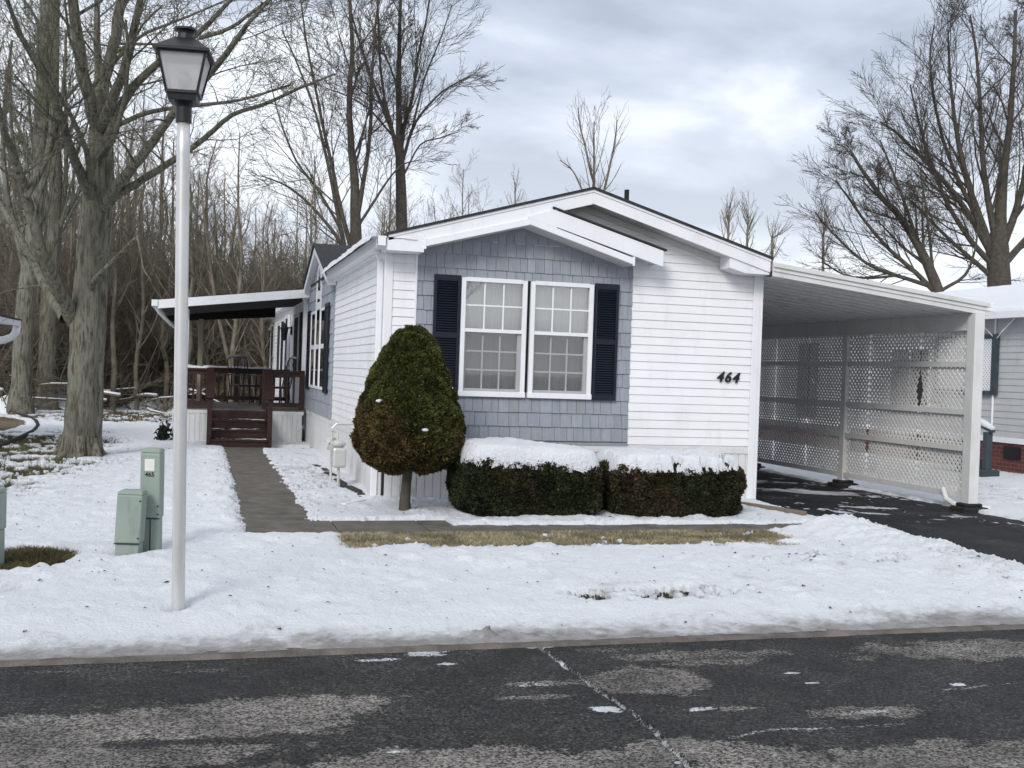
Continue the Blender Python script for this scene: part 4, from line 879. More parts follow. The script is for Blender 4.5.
E2 = [(-.24, .845, 0, .07, .02), (.855, 2.125, .07, .05, -.015), (2.135, 2.70, .05, 0, .01), (2.83, 3.95, 0, 0, .015), (3.96, 5.08, 0, 0, -.01), (5.09, 5.78, 0, 0, .01), (5.92, 7.04, 0, 0, .01), (7.05, 8.88, 0, 0, .01)]
for i, (a, b, t0, t1, wp) in enumerate(E2): lattice_panel(a, b, .10, 2.42, t0, t1, wp, i)

# ------------------------------------------------------------------ neighbouring house on the right
nb = empty('neighbor_house', (15.2, 9, 0), label='grey sided neighbouring house with red brick base and thick snow on its roof', cat='house')
m = MB(); m.prism([(12.72, -.1), (17.7, -.1), (17.7, 3.1), (15.2, 3.86), (12.72, 3.1)], -2.0, 24); m.build('wall', MT['dark'], nb)
m = MB(T_nb); laps(m, lambda z: -2., lambda z: 24, .70, 3.12, step=.125); m.build('siding', MT['grey_siding'], nb, fix=False)
m = MB(lambda s, o, z: (s, -2.0-o, z)); laps(m, lambda z: 12.7 if z < 3.1 else 12.7+(z-3.1)*3.2, lambda z: 17.7 if z < 3.1 else 17.7-(z-3.1)*3.2, .70, 3.8, step=.125); m.build('siding', MT['grey_siding'], nb, fix=False)
m = MB(T_nb); m.box(-2, 24, -.02, .012, -.1, .60); m.build('brick_base', MT['brick'], nb)
m = MB(T_nb); m.box(-2, 24, -.02, .035, .60, .70); m.build('band_board', MT['trim'], nb)
m = MB(T_nb); m.box(4.05, 4.50, .0, .03, .30, .54); 
for k in range(5): m.box(4.07, 4.48, .03, .036, .32+k*.045, .34+k*.045)
m.build('crawl_vent', MT['black'], nb)
m = MB()
nt_ = lambda u: 3.90-abs(u-15.2)*.305
for a, b in ((12.45, 15.2), (15.2, 17.95)):
    m.hexa([(a, -2.3, nt_(a)-.06), (b, -2.3, nt_(b)-.06), (b, 24.3, nt_(b)-.06), (a, 24.3, nt_(a)-.06), (a, -2.3, nt_(a)), (b, -2.3, nt_(b)), (b, 24.3, nt_(b)), (a, 24.3, nt_(a))])
nr = m.build('roof', MT['roof'], nb)
link('roof_snow', grid_mesh('roof_snow', np.linspace(12.42, 15.12, 50), np.linspace(-2.3, 22.3, 260), lambda u, v: nt_(0)*0+3.90-np.abs(u-15.2)*.305+.085+.06*fbm(u, v, .8, 4, 95)-.10*(1-sstep(12.42, 12.5, u+.15*fbm(v, u*0, 1.5, 3, 96)))-.06*sstep(14.95, 15.1, u)), MT['snow'], nr)
m = MB(lambda s, o, z: (12.45-o, s, z)); gutter(m, -2.3, 24, 0, 3.07); m.T = T_id; m.box(12.46, 12.7, -2.2, 24, 2.98, 3.02); m.build('gutter', MT['trim'], nb)
m = MB(T_nb); m.tube([(4.84, .03, .05), (4.84, .03, 2.98)], .022, 8); m.build('conduit', MT['trim'], nb)
m = MB(T_nb); m.tube([(4.84, .04, 2.6), (4.95, .12, 2.75), (5.2, .2, 2.97)], .012, 6); m.tube([(4.3, .05, 2.97), (4.5, .16, 2.72), (4.75, .06, 2.60)], .012, 6); m.build('loose_cable', MT['trim'], nb)
m = MB(T_nb); m.box(4.72, 4.86+.02, .02, .07, 1.50, 2.68); m.box(4.86, 6.6, .02, .07, 2.60, 2.68); m.box(4.86, 6.6, .02, .09, 1.50, 1.58); m.box(6.5, 6.6, .02, .07, 1.58, 2.6); fr_ = m.build('window_frame', MT['darkteal'], nb)
m = MB(T_nb); m.box(4.88, 6.5, .01, .02, 1.58, 2.6); m.build('pane', MT['dark'], fr_)
m = MB(T_nb)
for sgn in (1, -1):
    c = -1.02 if sgn > 0 else 0.
    while c < 1.62+(0 if sgn > 0 else 1.02):
        lo, hi = (max(0, -c), min(1.02, 1.62-c)) if sgn > 0 else (max(0, c-1.62), min(1.02, c))
        if hi-lo > .05: m.beam((4.88+c+sgn*lo, .04+.004*sgn, 1.58+lo), (4.88+c+sgn*hi, .04+.004*sgn, 1.58+hi), .006, .034, up=(0, 0, 1))
        c += .078
m.build('window_lattice', MT['trim'], fr_)
m = MB(T_nb); m.box(6.75, 8.15, .0, .05, 1.05, 2.45); wf = m.build('window_frame', MT['trim'], nb)
m = MB(T_nb); m.box(6.81, 7.42, .05, .062, 1.10, 2.40); m.box(7.48, 8.09, .05, .062, 1.10, 2.40); m.build('pane', MT['dark'], wf)
m = MB(T_nb); m.box(11.2, 12.1, .0, .05, .75, 2.6); dd = m.build('door', MT['navy'], nb)
m = MB(T_nb); m.box(11.28, 11.33, .05, .10, 1.6, 1.7); m.build('handle', MT['meter'], dd)
# neighbour's side steps
sp_ = empty('side_steps', (11.9, 4.1, 0), label='dark green grey steps with snowy handrail by the grey house', cat='steps')
m = MB(); m.box(11.42, 11.78, 3.50, 4.3, -.05, .16); m.box(11.42, 11.78, 3.85, 4.9, .16, .34); m.box(11.42, 11.78, 4.2, 5.2, .34, .52); m.build('tread', MT['darkteal'], sp_, bevel=.01)
m = MB(); m.box(11.50, 11.62, 3.52, 3.64, 0, .84); m.build('post', MT['darkteal'], sp_, bevel=.01)
m = MB(); m.beam((11.56, 3.45, .86), (11.56, 5.2, 1.36), .10, .05); m.build('handrail', MT['darkteal'], sp_)
m = MB(); m.tube([(11.56, 3.44, .90), (11.56, 3.7, .99), (11.56, 4.1, 1.10)], [.05, .07, .04], 8); m.build('rail_snow', MT['snow'], sp_, smooth=True)

# ------------------------------------------------------------------ lamp post
lp = empty('lamp_post', (-2.21, -5.53, 0), label='tall white lamp post with black four sided lantern standing in the snow near the street', cat='lamp post')
def lpx(z): return -2.21-.0186*z
m = MB(); m.tube([(lpx(z), -5.53, z) for z in (-.2, 0, 1, 2, 3, 3.24)], .0425, 28); m.build('pole', MT['polemetal'], lp, smooth=True)
lx, ly = lpx(3.4), -5.53; ra = radians(-7)
def T_l(x, y, z): c, s = cos(ra), sin(ra); return (lx+x*c-y*s-.0186*(z-3.4)*0, ly+x*s+y*c, z)
m = MB(); m.tube([(lpx(3.20), ly, 3.20), (lpx(3.3), ly, 3.30)], .052, 20); m.tube([(lpx(3.3), ly, 3.30), (lx, ly, 3.335)], [.052, .07], 20); m.build('lantern_neck', MT['black'], lp)
m = MB(T_l)
def frus(m, r0, z0, r1, z1): m.hexa([(-r0, -r0, z0), (r0, -r0, z0), (r0, r0, z0), (-r0, r0, z0), (-r1, -r1, z1), (r1, -r1, z1), (r1, r1, z1), (-r1, r1, z1)])
frus(m, .088, 3.33, .096, 3.385); m.build('lantern_base', MT['black'], lp, bevel=.004)
m = MB(T_l); RB, RTp = .098, .150; ZB, ZT = 3.385, 3.635
for sx_ in (-1, 1):
    for sy_ in (-1, 1): m.beam((sx_*RB, sy_*RB, ZB), (sx_*RTp, sy_*RTp, ZT), .016, .016, up=(0, 1, 0))
for a, r, z in ((0, RTp, ZT), (0, RB, ZB)):
    for s in (-1, 1): m.beam((-r, s*r, z), (r, s*r, z), .018, .018); m.beam((s*r, -r, z), (s*r, r, z), .018, .018)
m.build('lantern_cage', MT['black'], lp)
for k in range(4):
    c, s = [(1, 0), (0, 1), (-1, 0), (0, -1)][k]; q = MB(T_l); a, b = RB-.003, RTp-.003
    q.add([(c*a-s*a*.95, s*a+c*a*.95, ZB), (c*a+s*a*.95, s*a-c*a*.95, ZB), (c*b+s*b*.95, s*b-c*b*.95, ZT), (c*b-s*b*.95, s*b+c*b*.95, ZT)], [(0, 1, 2, 3)]); q.build('lantern_pane', MT['frost'], lp, fix=False)
m = MB(T_l); frus(m, .178, 3.635, .178, 3.652); frus(m, .178, 3.652, .062, 3.745); m.build('lantern_roof', MT['black'], lp, bevel=.004)
m = MB(); m.lathe((lx, ly, 3.735), [(.058, 0), (.050, .045), (.056, .06), (.072, .068), (.072, .082), (.03, .09)], 20); m.build('lantern_cap', MT['black'], lp, smooth=False)
m = MB(); m.lathe((lx, ly, 3.385), [(.02, 0), (.02, .05), (.035, .06), (.05, .10), (.035, .14), (.01, .15)], 14); m.build('bulb', MT['meter'], lp, smooth=True)

# ------------------------------------------------------------------ utility pedestals
def pedestal(name, x, y, wd, dp, h, rz, tilt, label, tall=True):
    t = empty(name, (x, y, 0), label=label, cat='utility box')
    c, s = cos(rz), sin(rz)
    def T(a, b, z): a2 = a+tilt*z; return (x+a2*c-b*s, y+a2*s+b*c, z)
    hw, hd = wd/2, dp/2; zc = .30 if tall else .12
    m = MB(T); m.box(-hw+.008, hw-.008, -hd+.008, hd-.008, -.1, zc); m.build('lower_case', MT['box_green'], t, bevel=.008)
    m = MB(T); m.box(-hw, hw, -hd, hd, zc, h-.035); m.build('cover', MT['box_green'], t, bevel=.012)
    m = MB(T); tp = []
    for z, k in ((h-.035, 1.0), (h-.012, .97), (h, .78)): tp.append((z, k))
    for (z0, k0), (z1, k1) in zip(tp[:-1], tp[1:]): m.hexa([(-hw*k0, -hd*k0, z0), (hw*k0, -hd*k0, z0), (hw*k0, hd*k0, z0), (-hw*k0, hd*k0, z0), (-hw*k1, -hd*k1, z1), (hw*k1, -hd*k1, z1), (hw*k1, hd*k1, z1), (-hw*k1, hd*k1, z1)])
    m.build('cap', MT['box_green'], t, bevel=.006)
    m = MB(T)
    if tall: m.box(.005, .011, -hd-.002, -hd+.010, 0, zc-.012); m.box(-hw, hw, -hd-.004, -hd, zc-.004, zc+.004)
    else: m.box(-hw, hw, -hd-.004, -hd, zc-.006, zc+.004)
    for zz in ((h*.45, .33) if tall else (h-.09, .16)): m.box(hw-.02, hw-.008, -hd-.006, -hd, zz, zz+.012)
    m.build('seam', MT['black'], t)
    return t, T, hd
t, T, hd = pedestal('utility_pedestal', -2.47, -3.40, .165, .15, .885, -.22, -.012, 'taller pale green utility box with a white sticker and number, beside the lamp post')
m = MB(T); m.box(-.045, .035, -hd-.003, -hd, .70, .80); m.build('sticker', MT['sticker'], t)
TT = lambda a, o, z: T(a, -hd-o, z)
me = text_mesh('465', .052, .001, .0, .001); link('box_number', place_text(me, TT, -.003, .002, .668), MT['number'], t)
pedestal('utility_pedestal', -2.64, -3.58, .205, .16, .555, -.22, .035, 'shorter leaning pale green utility box left of the numbered one', False)
pedestal('utility_pedestal', -3.62, -4.05, .20, .17, .62, -.2, -.01, 'pale green utility box at the left edge beside the bare grass hollow', True)

# ------------------------------------------------------------------ neighbour's roof corner at the far left
nl = empty('neighbor_canopy', at(-60, 335, 22)[:2]+(0,), label='white roof corner with curved gutter pipe at the left edge', cat='roof')
p = at(21, 323, 22); lx_, ly_, lz_ = p
m = MB(); m.hexa([(lx_-3.5, ly_-5, lz_+.16), (lx_, ly_-5, lz_-.06), (lx_, ly_, lz_-.06), (lx_-3.5, ly_, lz_+.16), (lx_-3.5, ly_-5, lz_+.26), (lx_, ly_-5, lz_+.04), (lx_, ly_, lz_+.04), (lx_-3.5, ly_, lz_+.26)]); m.build('canopy_roof', MT['trim'], nl)
m = MB(); m.hexa([(lx_-3.5, ly_-5, lz_+.27), (lx_+.02, ly_-5, lz_+.05), (lx_+.02, ly_+.02, lz_+.05), (lx_-3.5, ly_+.02, lz_+.27), (lx_-3.5, ly_-5, lz_+.29), (lx_+.02, ly_-5, lz_+.07), (lx_+.02, ly_+.02, lz_+.07), (lx_-3.5, ly_+.02, lz_+.29)]); m.build('roof_edge', MT['roof'], nl)
m = MB(); m.tube([at(17, 325, 22), at(16, 332, 22), at(12, 337, 22), at(4, 340, 22), at(-20, 343, 22)], .075, 12); m.build('gutter_elbow', MT['trim'], nl, smooth=True)
m = MB(); x, y, z = at(-30, 350, 22.6); m.box(x-.06, x+.06, y-.06, y+.06, 0, lz_+.1); m.build('post', MT['trim'], nl)

# ------------------------------------------------------------------ evergreen shrubs
def tufts(name, P, Nn, size, colf, parent, jit=.7, per=2):
    n = len(P); V = []; C = []
    for k in range(per):
        d = Nn+jit*RNG.normal(size=(n, 3)); d /= np.linalg.norm(d, axis=1)[:, None]
        s = np.cross(d, RNG.normal(size=(n, 3))); s /= np.linalg.norm(s, axis=1)[:, None]
        L_ = size*(.6+.9*RNG.random((n, 1))); wd = L_*.20
        b = P-d*L_*.35
        V.append(np.stack([b-s*wd*.4, b+s*wd*.4, b+d*L_*.55+s*wd, b+d*L_, b+d*L_*.55-s*wd], 1)); C.append(np.repeat(colf(P, n)[:, None], 5, 1))
    V = np.concatenate(V).reshape(-1, 3); C = np.concatenate(C).reshape(-1, 3); F = np.arange(len(V)).reshape(-1, 5)
    return link(name, np_mesh(name, V, F, False, {'tint': C}), MT['leaf'], parent)
def clump(P, Nn, M, amp, seed, cs):
    r = np.random.default_rng(seed); idx = r.choice(len(P), M, replace=False); C = P[idx].astype(np.float32); best = np.full(len(P), 9e9, np.float32); bi = np.zeros(len(P), int); Pf = P.astype(np.float32)
    for k in range(M):
        d = ((Pf-C[k])**2).sum(1); q = d < best; best[q] = d[q]; bi[q] = k
    h = r.normal(size=M).clip(-1.5, 1.2)*.25; b = amp*(np.clip(1-best/cs**2, -.8, 1)+h[bi]); tint = (1+.28*r.normal(size=M)).clip(.5, 1.6)[bi]
    n = Nn/np.linalg.norm(Nn, axis=1)[:, None]; off = (P-C[bi])/cs
    n2 = n+off*.9; return P+n*b[:, None], n2/np.linalg.norm(n2, axis=1)[:, None], tint
def noise3(P, s, seed): return (fbm(P[:, 0]+P[:, 2]*.7, P[:, 1]-P[:, 2]*.5, s, 4, seed)+fbm(P[:, 2]*1.1+3.3, P[:, 0]*.8-P[:, 1], s, 4, seed+9))*.9
# clipped egg shaped conifer on a bare trunk
topi = empty('topiary_tree', (.12, -1.05, 0), label='small conical clipped evergreen on a bare trunk at the house corner', cat='tree')
prof = np.array([(.54, .14), (.60, .36), (.69, .52), (.78, .59), (.90, .605), (1.19, .535), (1.36, .48), (1.52, .42), (1.70, .335), (1.85, .255), (1.96, .175), (2.03, .10), (2.07, .02)])
def topi_pts(n, sc_):
    z = .54+1.53*RNG.random(n)**.9; a = RNG.random(n)*2*pi; r = np.interp(z, prof[:, 0], prof[:, 1])
    P0 = np.stack([np.cos(a), np.sin(a), z*2], 1)
    lump = 1+.06*noise3(P0*1.4, 1.1, 101)+.08*noise3(P0, 3.2, 103)
    r = r*lump*sc_; droop = .10*np.maximum(0, -np.cos(a))*(z < .9)*(.9-z)/.4-.12*np.maximum(0, np.cos(a))*(z < .75)*(z-.75)/.3
    zz = z-droop
    P = np.stack([.14+r*np.cos(a), -1.05+r*np.sin(a), zz], 1); Nn = np.stack([np.cos(a), np.sin(a), .45+(z < .7)*-.6], 1); return P, Nn
P, Nn = topi_pts(90000, (.84+.13*RNG.random(90000)**.5)); P, Nn, TI = clump(P, Nn, 380, .042, 5, .10)
def topi_col(P, n):
    k = noise3(P, 2.2, 111)+.35*noise3(P, 9, 113); br = np.clip(sstep(1.35, .75, P[:, 2]+1.3*k+.5*(P[:, 0]-.1))*1.0, 0, 1)[:, None]
    g = np.array([.038, .046, .012])+np.array([.050, .048, .014])*RNG.random((n, 1)); b = np.array([.060, .038, .020])+np.array([.07, .035, .015])*RNG.random((n, 1))
    return (g*(1-br*.6)+b*br*.6)*(.6+.7*RNG.random((n, 1)))*TI[:, None]
crown = tufts('crown', P, Nn, .044, topi_col, topi, .6, 2)
m = MB(); m.lathe((.14, -1.05, 0), [(r*.80, z) for z, r in prof], 24); m.build('crown_shade_core', mat('shade_core', (.012, .013, .007), .95, .3), crown, smooth=True)  # solid filler; its near-black colour stands in for shade inside the crown
m = MB(); m.tube([(.13, -1.05, -.05), (.115, -1.06, .15), (.125, -1.06, .35), (.15, -1.05, .60), (.16, -1.05, .9)], [.085, .062, .055, .058, .05], 12)
for k in range(7): a = k*.9; m.tube([(.14, -1.05, .5+.03*k), (.14+.2*cos(a), -1.05+.2*sin(a), .62+.03*k), (.14+.42*cos(a), -1.05+.42*sin(a), .66+.04*k)], [.018, .012, .006], 6)
m.build('trunk', MT['bark_dark'], topi, smooth=True)
m = MB()
rr = random.Random(3)
for k in range(26):
    i = rr.randrange(len(P)); 
    p = P[i]
    if p[2] > 1.0: m.lathe((p[0], p[1], p[2]+.005), [(.01, -.012), (rr.uniform(.012, .032), -.004), (rr.uniform(.01, .022), .010), (.004, .018)], 7)
for (a, b, c) in ((.03, -1.08, 2.08), (.16, -1.12, 2.07), (.28, -1.15, 1.97), (-.20, -1.43, 1.22), (-.26, -1.40, 1.27), (.20, -1.64, .98)): m.lathe((a, b, c), [(.015, -.015), (.035, -.005), (.028, .012), (.008, .02)], 8, sx=1.2)
m.build('snow_dab', MT['snow'], topi, smooth=True)['kind'] = 'stuff'

def hedge(name, u0, u1, v0, v1, h0, h1, colf, label, seed, n, snowf):
    t = empty(name, ((u0+u1)/2, (v0+v1)/2, 0), label=label, cat='hedge', group='snow capped hedges in front of the house')
    cu, cv, hu, hv = (u0+u1)/2, (v0+v1)/2, (u1-u0)/2, (v1-v0)/2; p_ = 5.2
    hz = lambda u: (h0+(h1-h0)*np.clip((u-u0)/(u1-u0), 0, 1))/2
    d = RNG.normal(size=(n, 3)); d[:, 2] += .1; nn = (np.abs(d)**p_).sum(1)**(1/p_); q = d/nn[:, None]
    u = cu+q[:, 0]*hu; z0 = hz(u); P = np.stack([u, cv+q[:, 1]*hv, z0+q[:, 2]*z0], 1)
    lump = 1+.07*noise3(P, 2.5, seed)+.10*noise3(P, 8, seed+2); sc_ = lump*(.88+.12*RNG.random(n)**.5)
    taper = 1-.10*np.clip(1-P[:, 2]/.4, 0, 1)*1.0
    P[:, 0] = cu+(P[:, 0]-cu)*sc_*taper; P[:, 1] = cv+(P[:, 1]-cv)*sc_*taper; P[:, 2] = z0+(P[:, 2]-z0)*(.9+.1*sc_)-.03
    Nn = q/np.array([hu, hv, .4]); Nn /= np.linalg.norm(Nn, axis=1)[:, None]; Nn[:, 2] += .25
    P, Nn, TI = clump(P, Nn, 420, .020, seed, .10)
    col0 = colf; colf = lambda P, n: col0(P, n)*TI[:, None]
    fo = tufts('foliage', P, Nn, .040, colf, t, .8, 3)
    m = MB(); k = 20; vs = []; a_ = .86
    for i in range(13):
        ph = -pi/2+pi*i/12
        for j in range(28):
            th = 2*pi*j/28; dd = np.array([cos(ph)*cos(th), cos(ph)*sin(th), sin(ph)]); dd = dd/(np.abs(dd)**p_).sum()**(1/p_); uu = cu+dd[0]*hu*a_; zz = float(hz(uu)); tp = 1-.14*max(0, 1-(zz+dd[2]*zz)/.4); vs.append((cu+dd[0]*hu*a_*tp, cv+dd[1]*hv*a_*tp, zz+dd[2]*zz*a_))
    m.add(vs, [(i*28+j, i*28+(j+1) % 28, (i+1)*28+(j+1) % 28, (i+1)*28+j) for i in range(12) for j in range(28)]); m.build('shade_core', bpy.data.materials['shade_core'], fo, smooth=True)  # solid hedge filler, coloured near-black for the shade between the leaves
    def top(u, v):
        a = np.abs((u-cu)/hu)**p_+np.abs((v-cv)/hv)**p_; zt = hz(u); return zt+zt*np.clip(1-a, 0, 1)**(1/p_)*.99
    ug = np.linspace(u0, u1, 190); vg = np.linspace(v0, v1, 120); uu, vv = np.meshgrid(ug, vg)
    aa = np.abs((uu-cu)/hu)**p_+np.abs((vv-cv)/hv)**p_; cut, th = snowf(uu, vv, (uu-cu)/hu, (vv-cv)/hv); cut = np.minimum(cut, .86+.14*fbm(uu, vv, 16, 2, seed+8))
    k = np.clip((cut-aa)/.30, 0, 1); zz = top(uu, vv)+th*np.sqrt(k)+.030*k-.03*(1-np.clip(k*8, 0, 1))
    P = np.stack([uu, vv, zz], -1).reshape(-1, 3); nu = len(ug); i = (np.arange(len(vg)-1)[:, None]*nu+np.arange(nu-1)[None]).ravel(); F = np.stack([i, i+1, i+1+nu, i+nu], 1)
    F = F[(k.ravel()[F].max(1) > 0)]; us = np.unique(F); mp = np.zeros(len(P), int); mp[us] = np.arange(len(us)); link('snow_cap', np_mesh('snow_cap', P[us], mp[F], True), MT['snow'], t)
    return t
def hcol(g0, g1, b0, b1, bf, seed):
    def f(P, n):
        k = np.clip(bf+1.8*noise3(P, 2., seed), 0, 1)[:, None]; g = np.array(g0)+(np.array(g1)-np.array(g0))*RNG.random((n, 1)); b = np.array(b0)+(np.array(b1)-np.array(b0))*RNG.random((n, 1)); return (g*(1-k)+b*k)*(.6+.8*RNG.random((n, 1)))
    return f
hedge('clipped_hedge', .64, 2.27, -1.74, -.62, .80, .70, hcol((.012, .020, .008), (.036, .048, .018), (.03, .024, .013), (.06, .042, .022), .05, 121), 'darker green clipped hedge under thick snow, beside the conical evergreen', 130, 60000,
      lambda u, v, a, b: (.93-.05*a*(a > 0)+.45*fbm(u, v, 3., 4, 133)+.30*fbm(u, v, 14, 3, 134), .07+.08*fbm(u, v, 2.2, 4, 131)+.03*fbm(u, v, 9, 3, 132)))
hedge('clipped_hedge', 2.38, 4.04, -1.76, -.62, .70, .68, hcol((.015, .020, .009), (.04, .044, .018), (.036, .024, .015), (.07, .045, .026), .22, 141), 'brownish green clipped hedge with broken snow on top, nearer the carport', 150, 60000,
      lambda u, v, a, b: (.90-.25*a*(a > 0)+.5*fbm(u, v, 3., 4, 153)+.45*fbm(u, v, 14, 3, 154)-1.6*sstep(.04, .16, fbm(u, v, 6.5, 4, 155)+.20*a+.06*b-.07), .055+.07*fbm(u, v, 2.2, 4, 151)+.03*fbm(u, v, 9, 3, 152)))

# loose crumbs of snow along the cleared edges, leaf bits on the snow
def blobs(name, P, R, material, flat=.7, **k):
    th = np.array([(1, 0, 0), (.3, .95, 0), (-.8, .6, 0), (-.8, -.6, 0), (.3, -.95, 0), (.2, .1, .9), (0, 0, -.5)]); n = len(P)
    V = th[None]*(.7+.6*RNG.random((n, 7, 1)))*R[:, None, None]; V[..., 2] *= flat; a = RNG.random(n)*6.28; c, q = np.cos(a)[:, None], np.sin(a)[:, None]
    V = np.stack([V[..., 0]*c-V[..., 1]*q, V[..., 0]*q+V[..., 1]*c, V[..., 2]], -1)+P[:, None]
    F = np.array([(i, (i+1) % 5, 5) for i in range(5)]+[((i+1) % 5, i, 6) for i in range(5)]); F = (F[None]+np.arange(n)[:, None, None]*7).reshape(-1, 3)
    return link(name, np_mesh(name, V.reshape(-1, 3), F, True), material, **k)
def on_snow(u, v): return gz(u, v)+np.maximum(snow_depth(u, v), .0)
n = 2600; t_ = RNG.random(n); e_ = RNG.choice(6, n, p=[.30, .26, .0, .20, .12, .12])
cu_ = np.choose(e_, [-1.68+0*t_, -.93+0*t_, -4+9*t_, 5.02+.05*t_, 4.4+.5*t_, -.6+4.5*t_])+RNG.normal(size=n)*.07
cv_2 = RNG.normal(size=n)*.06*(e_ == 2)+np.choose(e_, [-2.4+10*t_, -2.2+10*t_, -6.36+0*t_, -5.6+5*t_, -5.6+3.4*t_, -3.42+0*t_])+RNG.normal(size=n)*.07
blobs('snow_crumbs', np.stack([cu_, cv_2, on_snow(cu_, cv_2)], 1), .006+.022*RNG.random(n)**3, MT['snow'], kind='stuff', label='loose crumbs of snow along the cleared edges', cat='snow crumbs')
n = 1500; u_ = RNG.uniform(-6.5, 5, n); v_ = RNG.uniform(-6.3, 8, n); k_ = ~((u_ > -.1) & (v_ > -.1)); u_, v_ = u_[k_], v_[k_]; n = len(u_)
z_ = on_snow(u_, v_)+.006; a_ = RNG.random(n)*6.28; L_ = .006+.022*RNG.random(n)**2.5; W_ = L_*RNG.uniform(.15, .6, n); ca, sa = np.cos(a_), np.sin(a_)
V = np.stack([np.stack([u_+x*L_*ca-y*W_*sa, v_+x*L_*sa+y*W_*ca, z_+h*L_], 1) for x, y, h in ((1, 0, 0), (0, 1, .5), (-1, 0, 0), (0, -1, .3))], 1).reshape(-1, 3)
link('leaf_bits', np_mesh('leaf_bits', V, np.arange(len(V)).reshape(-1, 4)), mat('dead_leaf', (.05, .032, .02), .9, .4, 5.), kind='stuff', label='tiny dead leaf and twig bits scattered on the snow', cat='leaf litter')
# small ground things ------------------------------------------------------
def timber(a, b, w_, h, label):
    m = MB(); m.beam(a, b, w_, h); return m.build('landscape_timber', MT['timber'], bevel=.012, label=label, category='timber') if 0 else setp(m.build('landscape_timber', MT['timber'], bevel=.012), label, 'timber')
timber((4.50, -.30, .03), (4.86, -1.50, .045), .10, .09, 'weathered grey timber at the driveway edge by the house corner')
m = MB(); vs = [(4.20+.20*cos(k*.9)*(1+.2*sin(k*3)), -1.35+.12*sin(k*.9)) for k in range(7)]; n = len(vs)
m.add([(a, b, -.01) for a, b in vs]+[(a, b, .045) for a, b in vs], [tuple(range(n-1, -1, -1)), tuple(range(n, 2*n))]+[(i, (i+1) % n, (i+1) % n+n, i+n) for i in range(n)]); setp(m.build('flat_stone', MT['timber'], bevel=.01), 'flat grey stone in the snow beside the landscape timber', 'stone')
for k, (u, v, w_, rz) in enumerate(((-.30, 4.4, .16, .2), (-.26, 3.6, .2, .0), (-.26, 2.9, .24, .1), (-.22, 2.1, .26, .05), (-.24, 1.5, .22, -.1), (-.18, .95, .28, .1), (-.16, .40, .22, -.1))):
    m = MB(); c, s = cos(rz), sin(rz); m.T = lambda a, b, z: (u+a*c-b*s, v+a*s+b*c, z); m.box(-.05, .05, -w_, w_, -.02, .055+.012*(k % 3))
    setp(m.build('edging_block', MT['brick_dark'], bevel=.015), 'dark edging block poking out of the snow along the left house wall', 'edging block', 'edging blocks along the side wall')
# blue post behind the maple, seedling
m = MB(); p = ground_at(95, 428); m.tube([(p[0], p[1], -.1), (p[0], p[1], 1.30)], .045, 10); m.lathe((p[0], p[1], 1.30), [(.05, 0), (.05, .05), (.02, .09)], 10); setp(m.build('marker_post', MT['bluepost'], smooth=False), 'thin blue post standing behind the big grey maple', 'post')
p = ground_at(163, 443); sd = empty('spruce_seedling', p, label='tiny dark evergreen seedling in the snow left of the porch', cat='plant')
Q = RNG.normal(size=(260, 3))*np.array((.07, .07, .10))+np.array((p[0], p[1], .16)); tufts('foliage', Q, np.tile((0, 0, 1.), (260, 1)), .08, lambda P, n: np.tile((.015, .022, .012), (n, 1)), sd, 1.)
# plastic lawn edging of the bed
m = MB(); m.tube([ground_at(x, y, .03) for x, y in ((-14, 452), (0, 446), (22, 437), (34, 431), (38, 426), (36, 421), (28, 417), (10, 413), (-10, 412))], .05, 8); setp(m.build('lawn_edging', MT['blackrough'], smooth=True), 'black curved plastic edging round the leaf covered bed', 'edging')

